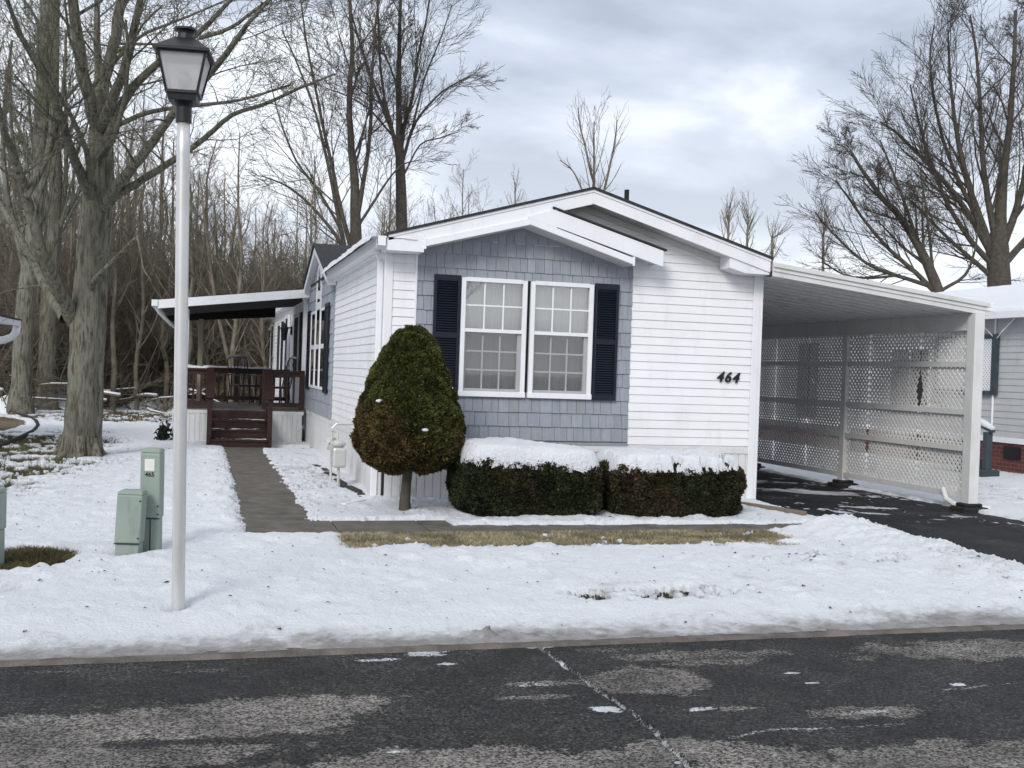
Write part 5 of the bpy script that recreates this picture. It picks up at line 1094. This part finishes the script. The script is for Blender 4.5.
# ------------------------------------------------------------------ bare trees
class Tree:
    def __init__(self, seed, twig=.004): self.B = {}; self.r = random.Random(seed); self.n = 0; self.twig = twig
    def put(self, pts, rs, k):
        self.B.setdefault((len(pts), k), []).append((pts, rs)); self.n += 1
    def grow(self, p, d, L, R, lev, maxlev, P):
        """P: dict of per tree habits"""
        r = self.r; n = (7, 6, 5, 4, 4, 3)[min(lev, 5)]; st = L/(n-1); pts = [p]; rs = [R]; dirs = [d]
        wob = P['wob']*(1+.35*lev); up = P['up']
        for i in range(1, n):
            d = (d[0]+r.gauss(0, wob), d[1]+r.gauss(0, wob), d[2]+r.gauss(0, wob*.8)+up)
            q = 1/sqrt(d[0]**2+d[1]**2+d[2]**2); d = (d[0]*q, d[1]*q, d[2]*q)
            p = (p[0]+d[0]*st, p[1]+d[1]*st, p[2]+d[2]*st); pts.append(p); rs.append(max(self.twig*.7, R*(1-(1-P['tip'])*i/(n-1)))); dirs.append(d)
        k = 10 if R > .12 else 7 if R > .05 else 5 if R > .02 else 3
        self.put(pts, rs, k)
        if lev < maxlev: self.kids(pts, rs, dirs, L, lev, maxlev, P)
    def kids(self, pts, rs, dirs, L, lev, maxlev, P, t0=None, cnt=None, lsc=1.):
        r = self.r; n = len(pts); c = cnt or P['kids'][min(lev, len(P['kids'])-1)]; t0 = P['t0'] if t0 is None else t0
        for j in range(c):
            t = t0+(1-t0)*(j+r.random())/c; f = t*(n-1); i = min(int(f), n-2); f -= i
            a, b = pts[i], pts[i+1]; q = (a[0]+(b[0]-a[0])*f, a[1]+(b[1]-a[1])*f, a[2]+(b[2]-a[2])*f); R = rs[i]+(rs[i+1]-rs[i])*f; d = dirs[i]
            az = r.random()*2*pi; x = (cos(az), sin(az), r.gauss(0, .3)); dt = x[0]*d[0]+x[1]*d[1]+x[2]*d[2]; x = (x[0]-d[0]*dt, x[1]-d[1]*dt, x[2]-d[2]*dt); m_ = 1/max(1e-6, sqrt(x[0]**2+x[1]**2+x[2]**2))
            an = P['ang']*(.7+.6*r.random()); ca, sa = cos(an), sin(an)*m_
            nd = (d[0]*ca+x[0]*sa, d[1]*ca+x[1]*sa, d[2]*ca+x[2]*sa)
            nl = L*P['ratio']*(.65+.6*r.random())*(1.15-.55*t)*lsc
            self.grow(q, nd, nl, max(self.twig, min(R*.75, R*P['rr']*(.8+.4*r.random()))), lev+1, maxlev, P)
    def guide(self, pts, rs, lev, maxlev, P, cnt, L, t0=.25, k=None, lsc=1.):
        """a limb that follows given points; then grows its side branches"""
        # smooth with catmull-rom
        A_ = [np.array(p) for p in pts]; A_ = [2*A_[0]-A_[1]]+A_+[2*A_[-1]-A_[-2]]; out = []; ro = []
        for i in range(1, len(A_)-2):
            for s in range(3):
                t = s/3; p0, p1, p2, p3 = A_[i-1:i+3]; out.append(tuple(.5*(2*p1+(p2-p0)*t+(2*p0-5*p1+4*p2-p3)*t*t+(3*p1-p0-3*p2+p3)*t**3))); ro.append(rs[i-1]+(rs[i]-rs[i-1])*t)
        out.append(tuple(A_[-2])); ro.append(rs[-1]); r = self.r
        out = [out[0]]+[(p[0]+r.gauss(0, q*(.03 if q > .12 else .10)), p[1]+r.gauss(0, q*(.03 if q > .12 else .10)), p[2]) for p, q in zip(out[1:], ro[1:])]
        ds = []
        for i in range(len(out)):
            a, b = out[max(0, i-1)], out[min(len(out)-1, i+1)]; v = np.array(b)-np.array(a); ds.append(tuple(v/np.linalg.norm(v)))
        self.put(out, ro, k or (14 if max(rs) > .15 else 9 if max(rs) > .05 else 6))
        if cnt: self.kids(out, ro, ds, L/P['ratio'], lev, maxlev, P, t0, cnt, lsc)
    def mesh(self, name, kmin=0, kmax=99, sel=None):
        Vs, Fs = [], []; base = 0
        for (n, k), L in self.B.items():
            if not (kmin <= k <= kmax): continue
            pts = np.array([a for a, b in L]); rs = np.array([b for a, b in L]); B = len(L)
            d = np.empty_like(pts); d[:, 1:-1] = pts[:, 2:]-pts[:, :-2]; d[:, 0] = pts[:, 1]-pts[:, 0]; d[:, -1] = pts[:, -1]-pts[:, -2]; d /= np.linalg.norm(d, axis=2)[..., None]+1e-9
            main = d.mean(1); ref = np.where(np.abs(main[:, 2:3]) > .8, np.array([[1., 0, 0]]), np.array([[0, 0, 1.]]))[:, None, :]
            s = np.cross(d, ref); s /= np.linalg.norm(s, axis=2)[..., None]+1e-9; w_ = np.cross(s, d)
            a = np.arange(k)*2*pi/k; V = pts[:, :, None]+rs[:, :, None, None]*(np.cos(a)[None, None, :, None]*s[:, :, None]+np.sin(a)[None, None, :, None]*w_[:, :, None])
            idx = np.arange(B)[:, None, None]*n*k+np.arange(n-1)[None, :, None]*k+np.arange(k)[None, None, :]; nx = np.arange(B)[:, None, None]*n*k+np.arange(n-1)[None, :, None]*k+((np.arange(k)+1) % k)[None, None, :]
            Fs.append((np.stack([idx, nx, nx+k, idx+k], -1).reshape(-1, 4))+base); V = V.reshape(-1, 3); Vs.append(V); base += len(V)
        return np_mesh(name, np.concatenate(Vs), np.concatenate(Fs), True)
def make_tree(T_, base, name, label, barkm, twigm, group=None, trunkk=9):
    o = empty(name, base, label=label, cat='tree', group=group)
    a = link('trunk', T_.mesh('trunk', trunkk, 99), barkm, o); b = link('crown', T_.mesh('crown', 3, trunkk-1), twigm, o)
    return o
def px(P, d, off=0): return [at(x, y, d+(q[0] if q else 0)) for x, y, *q in P]
# the big grey maple on the left lawn
D = 17.8; rp = lambda a: [x/FPX*D for x in a]
T1 = Tree(11, .0042); hab = dict(wob=.09, up=.055, tip=.28, kids=[8, 8, 7, 6, 3], t0=.15, ang=.80, ratio=.53, rr=.30)
T1.guide(px([(79, 466), (80, 440), (82, 400), (84, 350), (87, 300), (90, 250), (93, 205), (96, 165), (98, 128)], D), rp([20, 16.5, 15, 14.5, 14, 12.5, 11, 9.5, 8.5]), 0, 4, hab, 0, 3, k=20)
T1.guide(px([(92, 460, .1), (94, 430, .1), (96, 370, .1), (99, 310, .1), (103, 250, .15), (106, 205, .1), (108, 170, .1), (107, 135, 0)], D), rp([9, 7.5, 7, 7, 6.5, 6, 6, 5]), 0, 4, hab, 0, 3, k=12)
for a in range(7):  # root flare
    an = a*.9+.3; c = ground_at(80, 458); T1.guide([(c[0]+.25*cos(an), c[1]+.25*sin(an), .36), (c[0]+.30*cos(an), c[1]+.30*sin(an), .10), (c[0]+.48*cos(an), c[1]+.48*sin(an), -.05)], [.08, .08, .04], 0, 0, hab, 0, 1, k=9)
limbs = [
 ([(97, 135), (90, 100, -.3), (80, 60, -.5), (74, 10, -.8), (68, -60, -1), (62, -140, -1.2)], [8, 7.5, 7, 6, 4, 2], 12, 3.2),
 ([(99, 132), (103, 90, .2), (112, 50, .4), (121, 5, .6), (130, -60, .8), (138, -140, 1)], [8, 7, 6.5, 6, 4, 2], 12, 3.2),
 ([(99, 135), (112, 100, -.4), (124, 70, -.7), (134, 30, -1), (143, -20, -1.3), (150, -90, -1.6)], [7, 6, 5, 4.5, 3, 1.5], 10, 3),
 ([(97, 130), (98, 80, .8), (97, 20, 1.5), (96, -60, 2.)], [6, 5, 4, 2], 9, 3),
 ([(104, 205), (120, 183, -.5), (140, 158, -1), (160, 132, -1.4), (175, 112, -1.8), (196, 85, -2.2), (222, 58, -2.6), (247, 25, -3), (270, 0, -3.3)], [7, 6.2, 5.4, 4.6, 4, 3.2, 2.6, 2, 1.2], 13, 2.3),
 ([(105, 208), (118, 195, -.2), (146, 178, -.5), (180, 156, -.8), (205, 138, -1), (232, 115, -1.3), (262, 105, -1.6), (300, 88, -2), (335, 74, -2.3)], [6, 5, 4.2, 3.6, 3, 2.4, 2, 1.5, 1], 13, 2.0),
 ([(107, 140), (122, 105, -.3), (140, 80, -.5), (160, 62, -.8), (190, 40, -1.1), (222, 10, -1.4), (250, -25, -1.8)], [6, 5.4, 4.6, 4, 3, 2.4, 1.5], 11, 2.2),
 ([(118, 125), (150, 112, -.6), (200, 105, -1.2), (240, 100, -1.6), (290, 85, -2)], [3, 2.6, 2, 1.6, 1], 9, 1.6),
 ([(200, 38, -1.2), (230, 28, -1.6), (255, 10, -2), (290, -15, -2.2)], [2.4, 2, 1.6, 1], 7, 1.7),
 ([(205, 82, -2.2), (222, 62, -2.5), (246, 28, -2.6), (262, 3, -2.8)], [2, 1.8, 1.4, 1], 6, 1.6),
 ([(91, 205), (84, 180, -.4), (75, 160, -.8), (66, 135, -1.1), (58, 108, -1.4), (38, 66, -1.8), (18, 30, -2.2), (5, -10, -2.6)], [7, 6, 5.4, 4.8, 4, 3.4, 2.6, 1.6], 12, 2.3),
 ([(75, 322), (62, 298, -.4), (50, 272, -.8), (40, 245, -1.1), (31, 212, -1.3), (22, 180, -1.6), (10, 148, -2), (0, 115, -2.4), (-8, 70, -2.7)], [10, 7.5, 6.6, 6, 5.5, 5, 4, 3.2, 2], 10, 2.2),
 ([(66, 318), (50, 294, .4), (34, 265, .8), (20, 238, 1.1), (6, 214, 1.5), (-12, 185, 2)], [8, 6, 5, 4.4, 3.6, 2.5], 7, 2.2),
 ([(26, 198, -1.5), (36, 180, -1.4), (48, 155, -1.2), (58, 120, -1.), (64, 80, -.8), (66, 30, -.6)], [4, 3.6, 3.2, 2.6, 2, 1.2], 10, 2),
 ([(88, 292), (98, 276, -.5), (112, 262, -.9), (126, 248, -1.2), (137, 238, -1.5), (141, 255, -1.6), (144, 270, -1.7), (152, 281, -1.8)], [4.5, 3, 2.4, 2, 1.4, .9, .7, .5], 4, .9),
 ([(92, 196), (86, 150, -1), (72, 118, -1.4), (60, 96, -1.8), (40, 60, -2.4)], [4, 3, 2.4, 2, 1.2], 9, 2),
 ([(98, 160), (112, 140, -1), (122, 110, -1.3), (128, 70, -1.6), (126, 20, -2)], [4, 3.2, 2.6, 2, 1.2], 10, 2),
]
for pts, rs, cnt, L in limbs: T1.guide(px(pts, D), [v*.86 for v in rp(rs)], 1, 4, hab, int(cnt*.8), L*.8, .22)
make_tree(T1, ground_at(80, 458), 'maple_tree', 'large pale grey bare maple rising from the patchy lawn on the left', MT['bark_grey'], MT['bark_grey'])

hab2 = dict(wob=.09, up=.07, tip=.28, kids=[8, 8, 6, 5, 3], t0=.18, ang=.62, ratio=.50, rr=.36)
def forest_tree(seed, base_px, d, path, rad, limbs, name, label, bark, lean=0, h=hab2, maxlev=4, cnt=12, L=3., twig=.006, t0=.35):
    T = Tree(seed, twig); q = lambda a: [x/FPX*d for x in a]; big = 1.5 if 'large' in name else 1.
    b = ground_at(*base_px); P = px(path, d); P[0] = (P[0][0], P[0][1], -.1)
    T.guide(P, q(rad), 0, maxlev, h, cnt, L, t0, k=12)
    for pts, rs, c, L2 in limbs: T.guide(px(pts, d), [v*(.62 if big > 1 else .64) for v in q(rs)], 1, maxlev, h, int(c*big*.8), L2*1.15, .12)
    return make_tree(T, (P[0][0], P[0][1], 0), name, label, bark, bark)
d2 = 30.
forest_tree(21, (20, 415), d2, [(20, 416), (21, 385), (23, 340), (27, 290), (33, 240), (38, 180), (41, 120), (43, 60), (46, 0), (48, -60)], [15, 9.5, 9, 9, 8, 7.5, 7, 6, 5, 3],
    [([(28, 280), (18, 240), (8, 200), (3, 150), (5, 100), (12, 40)], [6, 5, 4.5, 4, 3, 2], 9, 3.), ([(38, 190), (48, 150), (52, 100), (50, 40), (52, -20)], [5, 4.5, 4, 3, 2], 9, 3), ([(36, 215), (22, 180), (12, 130), (10, 60)], [4, 3.4, 2.6, 1.8], 8, 3)],
    'woodland_tree', 'bare grey tree at the woods edge, leftmost of the two behind the big maple', MT['bark_grey'], cnt=10, L=3.4)
forest_tree(22, (45, 411), 32.6, [(45, 412), (46, 385), (48, 340), (50, 290), (54, 240), (56, 180), (53, 120), (54, 60), (56, 0), (58, -50)], [14, 9, 8.5, 8, 7, 6.5, 6, 5, 4, 3],
    [([(51, 270), (60, 230), (66, 180), (66, 120), (64, 60)], [5, 4.4, 3.6, 3, 2], 9, 3.), ([(54, 230), (44, 190), (34, 150), (28, 90)], [4.5, 3.6, 2.6, 2], 8, 3)],
    'woodland_tree', 'bare grey tree at the woods edge, right of its slightly nearer neighbour', MT['bark_grey'], cnt=10, L=3.2)
# dark multi stemmed tree left of the gable
d3 = 36.; habv = dict(wob=.065, up=.05, tip=.28, kids=[9, 8, 7, 6, 3], t0=.08, ang=.60, ratio=.56, rr=.38)
forest_tree(31, (356, 392), d3, [(356, 392), (356, 300), (356, 240), (355, 190), (352, 150), (349, 100), (352, 50), (350, 0), (352, -40)], [8, 7, 6, 4.5, 3.6, 2.8, 2.2, 1.6, 1],
    [([(355, 225), (364, 180), (370, 130), (372, 80), (376, 20), (384, -30)], [4.5, 3.6, 3, 2.4, 1.6, 1], 13, 2.8), ([(352, 250), (342, 215), (335, 180), (326, 140), (316, 90), (306, 40), (300, -10)], [4, 3.6, 3, 2.6, 2, 1.5, 1], 14, 2.8),
     ([(350, 262), (339, 240), (322, 218), (305, 200), (285, 185), (262, 176)], [3.4, 3, 2.4, 2, 1.4, .9], 10, 2.), ([(345, 250), (338, 215), (328, 165), (316, 115), (300, 70), (282, 30)], [3.6, 3, 2.6, 2, 1.5, 1], 13, 2.6),
     ([(356, 230), (375, 200), (388, 180), (402, 165), (420, 160)], [2.6, 2, 1.6, 1.2, .8], 8, 1.8), ([(340, 228), (318, 190), (296, 160), (280, 120), (270, 80)], [2.4, 2, 1.6, 1.2, .8], 10, 2.)],
    'woodland_tree', 'dark bare tree with several spreading stems behind the cross gable', MT['bark_dark'], h=habv, cnt=9, L=2.6, twig=.0065, t0=.4)
forest_tree(32, (401, 392), 38., [(403, 392), (402, 300), (402, 240), (401, 200), (400, 160), (399, 120), (399, 70), (400, 20), (402, -40)], [7, 6.4, 6, 5.6, 4.6, 3.2, 2.4, 1.8, 1.2],
    [([(400, 165), (393, 135), (384, 110), (372, 80), (362, 50), (352, 15), (345, -20)], [4, 3.4, 3, 2.4, 1.9, 1.4, 1], 14, 2.5), ([(400, 150), (406, 120), (413, 95), (417, 60), (426, 20), (432, -20)], [4, 3.2, 2.6, 2.1, 1.5, 1], 14, 2.5),
     ([(403, 160), (412, 130), (426, 108), (442, 92), (458, 82), (470, 76)], [2.8, 2.3, 1.9, 1.5, 1.1, .8], 12, 1.8), ([(398, 150), (385, 100), (380, 60), (378, 10), (374, -30)], [3, 2.4, 2, 1.5, 1], 13, 2.3),
     ([(412, 130), (424, 80), (440, 40), (452, 5)], [2, 1.6, 1.2, .8], 11, 1.9), ([(404, 175), (420, 145), (440, 138), (458, 132)], [1.6, 1.3, 1, .7], 8, 1.4), ([(396, 140), (370, 110), (345, 95), (325, 88)], [2, 1.6, 1.2, .8], 10, 1.7)],
    'woodland_tree', 'dark bare tree with a fan shaped crown right behind the left roof corner', MT['bark_dark'], h=habv, cnt=9, L=2.4, twig=.0065, t0=.5)
# big dark tree on the right and the leaning one beside it
forest_tree(41, (1000, 400), 42., [(1003, 400), (1001, 330), (999, 290), (998, 250), (1000, 215), (1004, 170), (1010, 120), (1014, 60), (1016, 10)], [15, 13, 11.5, 10.5, 6, 4, 3, 2.2, 1.4],
    [([(994, 262), (984, 230), (972, 195), (962, 160), (955, 120), (950, 75), (948, 30)], [8, 6, 5, 4.2, 3.2, 2.2, 1.2], 16, 3.), ([(992, 255), (975, 225), (955, 195), (934, 170), (912, 148), (893, 130), (880, 122)], [6, 5, 4, 3.2, 2.5, 1.8, 1.1], 16, 2.6),
     ([(990, 262), (970, 240), (948, 205), (930, 160), (918, 120), (910, 85)], [5, 4.2, 3.4, 2.6, 2, 1.2], 15, 2.7), ([(996, 240), (988, 200), (982, 150), (980, 100), (976, 50), (970, 15)], [6, 5, 4, 3, 2.2, 1.3], 15, 2.7),
     ([(1003, 245), (1016, 210), (1026, 170), (1034, 120), (1040, 60)], [7, 5.5, 4.4, 3.2, 2], 14, 3), ([(1006, 262), (1030, 235), (1060, 205), (1090, 170)], [6, 5, 3.6, 2.2], 12, 3), ([(985, 235), (950, 160), (936, 110), (930, 60), (934, 25)], [4, 3, 2.3, 1.7, 1], 14, 2.4),
     ([(996, 280), (975, 262), (950, 240), (925, 215), (905, 195)], [4.5, 3.6, 2.8, 2, 1.2], 10, 2.)],
    'large_tree', 'big dark bare tree with a broad rounded crown above the neighbouring roof', MT['bark_dark'], h=habv, cnt=12, L=3., twig=.0075, t0=.55)
forest_tree(42, (940, 400), 40., [(948, 400), (945, 340), (940, 300), (930, 270), (915, 240), (898, 215), (880, 195), (862, 170), (850, 150)], [7, 6.5, 6, 5, 4, 3.2, 2.6, 1.8, 1.1],
    [([(938, 295), (915, 272), (890, 250), (868, 225), (850, 200), (835, 180)], [4.4, 3.8, 3, 2.4, 1.8, 1.1], 14, 2.1), ([(936, 288), (905, 278), (875, 268), (850, 250), (828, 228), (815, 212)], [3.8, 3.2, 2.6, 2, 1.5, 1], 13, 1.9),
     ([(925, 262), (912, 225), (900, 190), (888, 160), (880, 140)], [3.4, 2.8, 2.2, 1.7, 1], 12, 1.9), ([(900, 275), (870, 278), (845, 275), (822, 262)], [2.4, 2, 1.5, 1], 10, 1.6), ([(935, 290), (930, 240), (925, 200), (920, 170)], [2.8, 2.2, 1.6, 1], 9, 1.7), ([(942, 290), (965, 275), (975, 250), (978, 225)], [3, 2.4, 1.8, 1.1], 8, 1.6)],
    'large_tree', 'dark bare tree leaning left beside the big one, above the carport roof', MT['bark_dark'], h=habv, cnt=12, L=2.2, twig=.0065, t0=.35)
# slim pale trees far behind the house
hs = dict(wob=.06, up=.10, tip=.3, kids=[5, 5, 3, 2], t0=.12, ang=.52, ratio=.42, rr=.45)
for i, (x, top, d, wd, lab) in enumerate(((593, 122, 44, .9, 'slim pale bare tree standing above the roof ridge'), (728, 206, 55, .6, 'thin pale sapling behind the right roof slope, left of a pair'), (747, 210, 56, .6, 'thin pale sapling behind the right roof slope, right of a pair'), (823, 222, 50, .6, 'thin bare tree standing above the carport roof, left of the leaning tree'), (514, 182, 60, .6, 'thin bare tree above the left roof slope, nearest the gable peak'), (772, 244, 60, .6, 'small rounded bare tree just above the right eave'))):
    T = Tree(60+i, .0055); x0 = x+(2 if i % 2 else -2)
    T.guide(px([(x0, 392), (x, 300), (x, 240), (x+1, 180 if top < 170 else (top+240)/2), (x+1, top)], d), [v/FPX*d for v in (3*wd, 2.4*wd, 2*wd, 1.4*wd, .5)], 0, 3, hs, 22, (240-top)/FPX*d*.55 if top < 170 else 1.5, .38, k=9)
    if i == 0:
        T.guide(px([(594, 230), (602, 200), (610, 165), (615, 140), (617, 120)], d), [v/FPX*d for v in (1.6, 1.3, 1, .8, .5)], 1, 3, hs, 12, 1.4, .3, k=9); T.guide(px([(592, 215), (580, 185), (572, 170), (560, 160)], d), [v/FPX*d for v in (1.2, .9, .7, .5)], 1, 3, hs, 6, .8, .3, k=9)
        T.guide(px([(593, 180), (586, 150), (580, 125), (578, 108)], d), [v/FPX*d for v in (1.1, .9, .7, .5)], 1, 3, hs, 9, 1.2, .3, k=9)
    p = px([(x0, 392)], d)[0]; make_tree(T, (p[0], p[1], 0), 'slim_tree', lab, MT['bark_back'], MT['bark_back'])
# the woods: six kinds, copied in rows
kinds = []
hw = dict(wob=.07, up=.08, tip=.3, kids=[5, 6, 4, 3], t0=.12, ang=.66, ratio=.45, rr=.42)
for i in range(6):
    r = random.Random(70+i); T = Tree(70+i, .007); Hh = (11, 13, 9.5, 12, 10, 14)[i]; n = 7; x = y = 0; pts = []
    for k in range(n+1): pts.append((x, y, Hh*k/n-.1)); x += r.gauss(0, .16); y += r.gauss(0, .16)
    T.guide(pts, [.115*(1-.88*k/n)+.010 for k in range(n+1)], 0, 3, hw, 24, 2.6, .15 if i % 2 else .3, k=9)
    if i in (1, 3): T.guide([(0, 0, 2.), (.5, .2, 4.5), (.8, .5, 7.5), (1.1, .4, 10)], [.09, .08, .06, .02], 0, 3, hw, 14, 2.2, .3, k=9)
    kinds.append((T.mesh('trunk', 9, 99), T.mesh('crown', 3, 8)))
for a, b in kinds: a.materials.append(MT['bark_back']); b.materials.append(MT['bark_back'])
rr = random.Random(5); spots = []
def vis_top(x):   # rough height of the wood line seen in the picture
    return float(np.interp(x, [-80, 100, 200, 250, 300, 400, 470, 520, 600], [10, 9.5, 8.5, 7.2, 7, 8.5, 9, 6, 4.5]))
for row, (d, step) in enumerate(((35, 26), (39, 24), (43, 22), (48, 20), (54, 19), (61, 18), (69, 18))):
    x = -70.
    while x < 560:
        x += step*(.5+rr.random()); dd = d+rr.uniform(-1.6, 1.6)
        if x > 300 and d < 47: continue
        if x > 430 and d < 58: continue
        spots.append((x, dd))
for (x, d) in ((800, 78), (850, 80), (900, 76), (965, 72), (1015, 74), (1050, 70)): spots.append((x, d))
for i, (x, d) in enumerate(spots):
    p = at(x, 384, d); k = rr.randrange(6); h = vis_top(x)*(.8+.4*rr.random())*(1+.15*(d > 50))/11.5 if x < 600 else (.38+.1*rr.random())*d/62
    o = empty('wood_tree', (p[0], p[1], 0), label='slender bare tree standing among many in the woods behind the houses', cat='tree', group='slender bare trees of the background woods')
    o.rotation_euler = (rr.gauss(0, .03), rr.gauss(0, .03), rr.random()*6.28); o.scale = (h*rr.uniform(.8, 1.15),)*2+(h,)
    for nm, me in zip(('trunk', 'crown'), kinds[k]):
        c = bpy.data.objects.new(nm, me); col.objects.link(c); c.parent = o
# bare trees across the street, mirrored in the window panes
for i, (u, v, h) in enumerate(((4.6, -34, .8), (9.0, -38, .9), (-3.5, -40, .9))):
    o = empty('street_tree', (u, v, -.06), label='bare tree across the street behind the viewer', cat='tree', group='bare trees across the street'); o.rotation_euler = (0, 0, i*1.3); o.scale = (h*1.2, h*1.2, h)
    for nm, me in zip(('trunk', 'crown'), kinds[i]): c = bpy.data.objects.new(nm, me); col.objects.link(c); c.parent = o
# undergrowth: thousands of saplings and brush stems
T = Tree(90, .006); hb = dict(wob=.17, up=.04, tip=.4, kids=[8, 5, 2], t0=.10, ang=.85, ratio=.50, rr=.6)
for i in range(13): T.grow((rr.gauss(0, 1.2), rr.gauss(0, 1.2), -.05), (rr.gauss(0, .35), rr.gauss(0, .35), 1), rr.uniform(1.2, 4.4), .013, 0, 2, hb)
cl = T.mesh('c'); nv = len(cl.vertices); cv_ = np.empty(nv*3, np.float32); cl.vertices.foreach_get('co', cv_); cv_ = cv_.reshape(-1, 3); nf = len(cl.polygons); fi = np.empty(nf*4, np.int32); cl.loops.foreach_get('vertex_index', fi); fi = fi.reshape(-1, 4); bpy.data.meshes.remove(cl)
VV, FF = [], []; n = 0
for i in range(900):
    x = RNG.uniform(-90, 480); d = 33.5+26*RNG.random()**1.1
    if x > 300: d = RNG.uniform(42, 66)
    if x > 95 and x < 300 and d < 37: d += 3.5
    p = at(x, 384, d); a = RNG.random()*6.28; s = RNG.uniform(.7, 1.3)*(1+.014*(d-34)); c, q = np.cos(a), np.sin(a)
    W_ = np.stack([p[0]+s*(cv_[:, 0]*c-cv_[:, 1]*q), p[1]+s*(cv_[:, 0]*q+cv_[:, 1]*c), s*cv_[:, 2]*RNG.uniform(.8, 1.25)], 1); VV.append(W_); FF.append(fi+n); n += nv
link('woodland_brush', np_mesh('woodland_brush', np.concatenate(VV), np.concatenate(FF), False), MT['bark_brown'], kind='stuff', label='tangled brown brush and saplings filling the woods', cat='brush')
# fallen branches with snow along the wood edge
for i in range(12):
    x = rr.uniform(-10, 190) if i < 8 else rr.uniform(100, 190); d = rr.uniform(30.5, 35); p = np.array(at(x, 384, d)); p[2] = rr.uniform(.1, .8); a = rr.uniform(-.9, .9)+(pi if rr.random() < .5 else 0); L_ = rr.uniform(1., 3.2)
    T = Tree(200+i, .012); dr = _loc((cos(a), sin(a)*.5, rr.uniform(-.12, .25))); T.grow(tuple(p), tuple(dr), L_, rr.uniform(.025, .06), 1, 3, dict(wob=.12, up=-.03, tip=.35, kids=[4, 3, 2], t0=.3, ang=.7, ratio=.5, rr=.5))
    o = link('fallen_branch', T.mesh('fallen_branch'), MT['bark_brown']); setp(o, 'fallen snow dusted branch lying at the edge of the woods', 'branch', 'fallen branches at the edge of the woods')
    pts, rs = [b for k in T.B for b in T.B[k] if len(b[0]) == 6][0]; m = MB(); m.tube([(q[0], q[1], q[2]+r*.7) for q, r in zip(pts, rs)], [r*.85 for r in rs], 7); m.build('branch_snow', MT['snow'], o, smooth=True)
# snowy brush piles
for i, (x, y, w_, h) in enumerate(((150, 404, 1.1, .45), (128, 401, 1.3, .6), (172, 408, .7, .3), (10, 408, 1.0, .5), (60, 404, 1.2, .7))):
    p = ground_at(x, y+6); t = empty('brush_pile', p, label=('snowy mound of brush nearest the porch railing', 'snowy mound of brush midway between the maple and the porch', 'small snowy mound beside the porch corner post', 'snowy brush heap at the far left edge of the woods', 'snowy brush heap behind the big maple trunk')[i], cat='brush pile')
    T = Tree(300+i, .012)
    for k in range(26): an = rr.random()*6.28; T.grow((p[0]+rr.gauss(0, w_*.4), p[1]+rr.gauss(0, w_*.3), 0), (cos(an)*.8, sin(an)*.8, .5), rr.uniform(.5, 1.3), .022, 2, 3, dict(wob=.1, up=0, tip=.4, kids=[3, 3, 3], t0=.3, ang=.7, ratio=.5, rr=.6))
    link('brush', T.mesh('brush'), MT['bark_brown'], t)
    link('snow', grid_mesh('snow', np.linspace(p[0]-w_*1.3, p[0]+w_*1.3, 50), np.linspace(p[1]-w_, p[1]+w_, 40), lambda u, v: h*np.exp(-((u-p[0])/w_)**2*1.6-((v-p[1])/w_/.8)**2*1.8)*(1+1.2*fbm(u, v, 1.6, 4, 160+i))-.10+.10*fbm(u, v, 5, 3, 170)), MT['snow'], t)
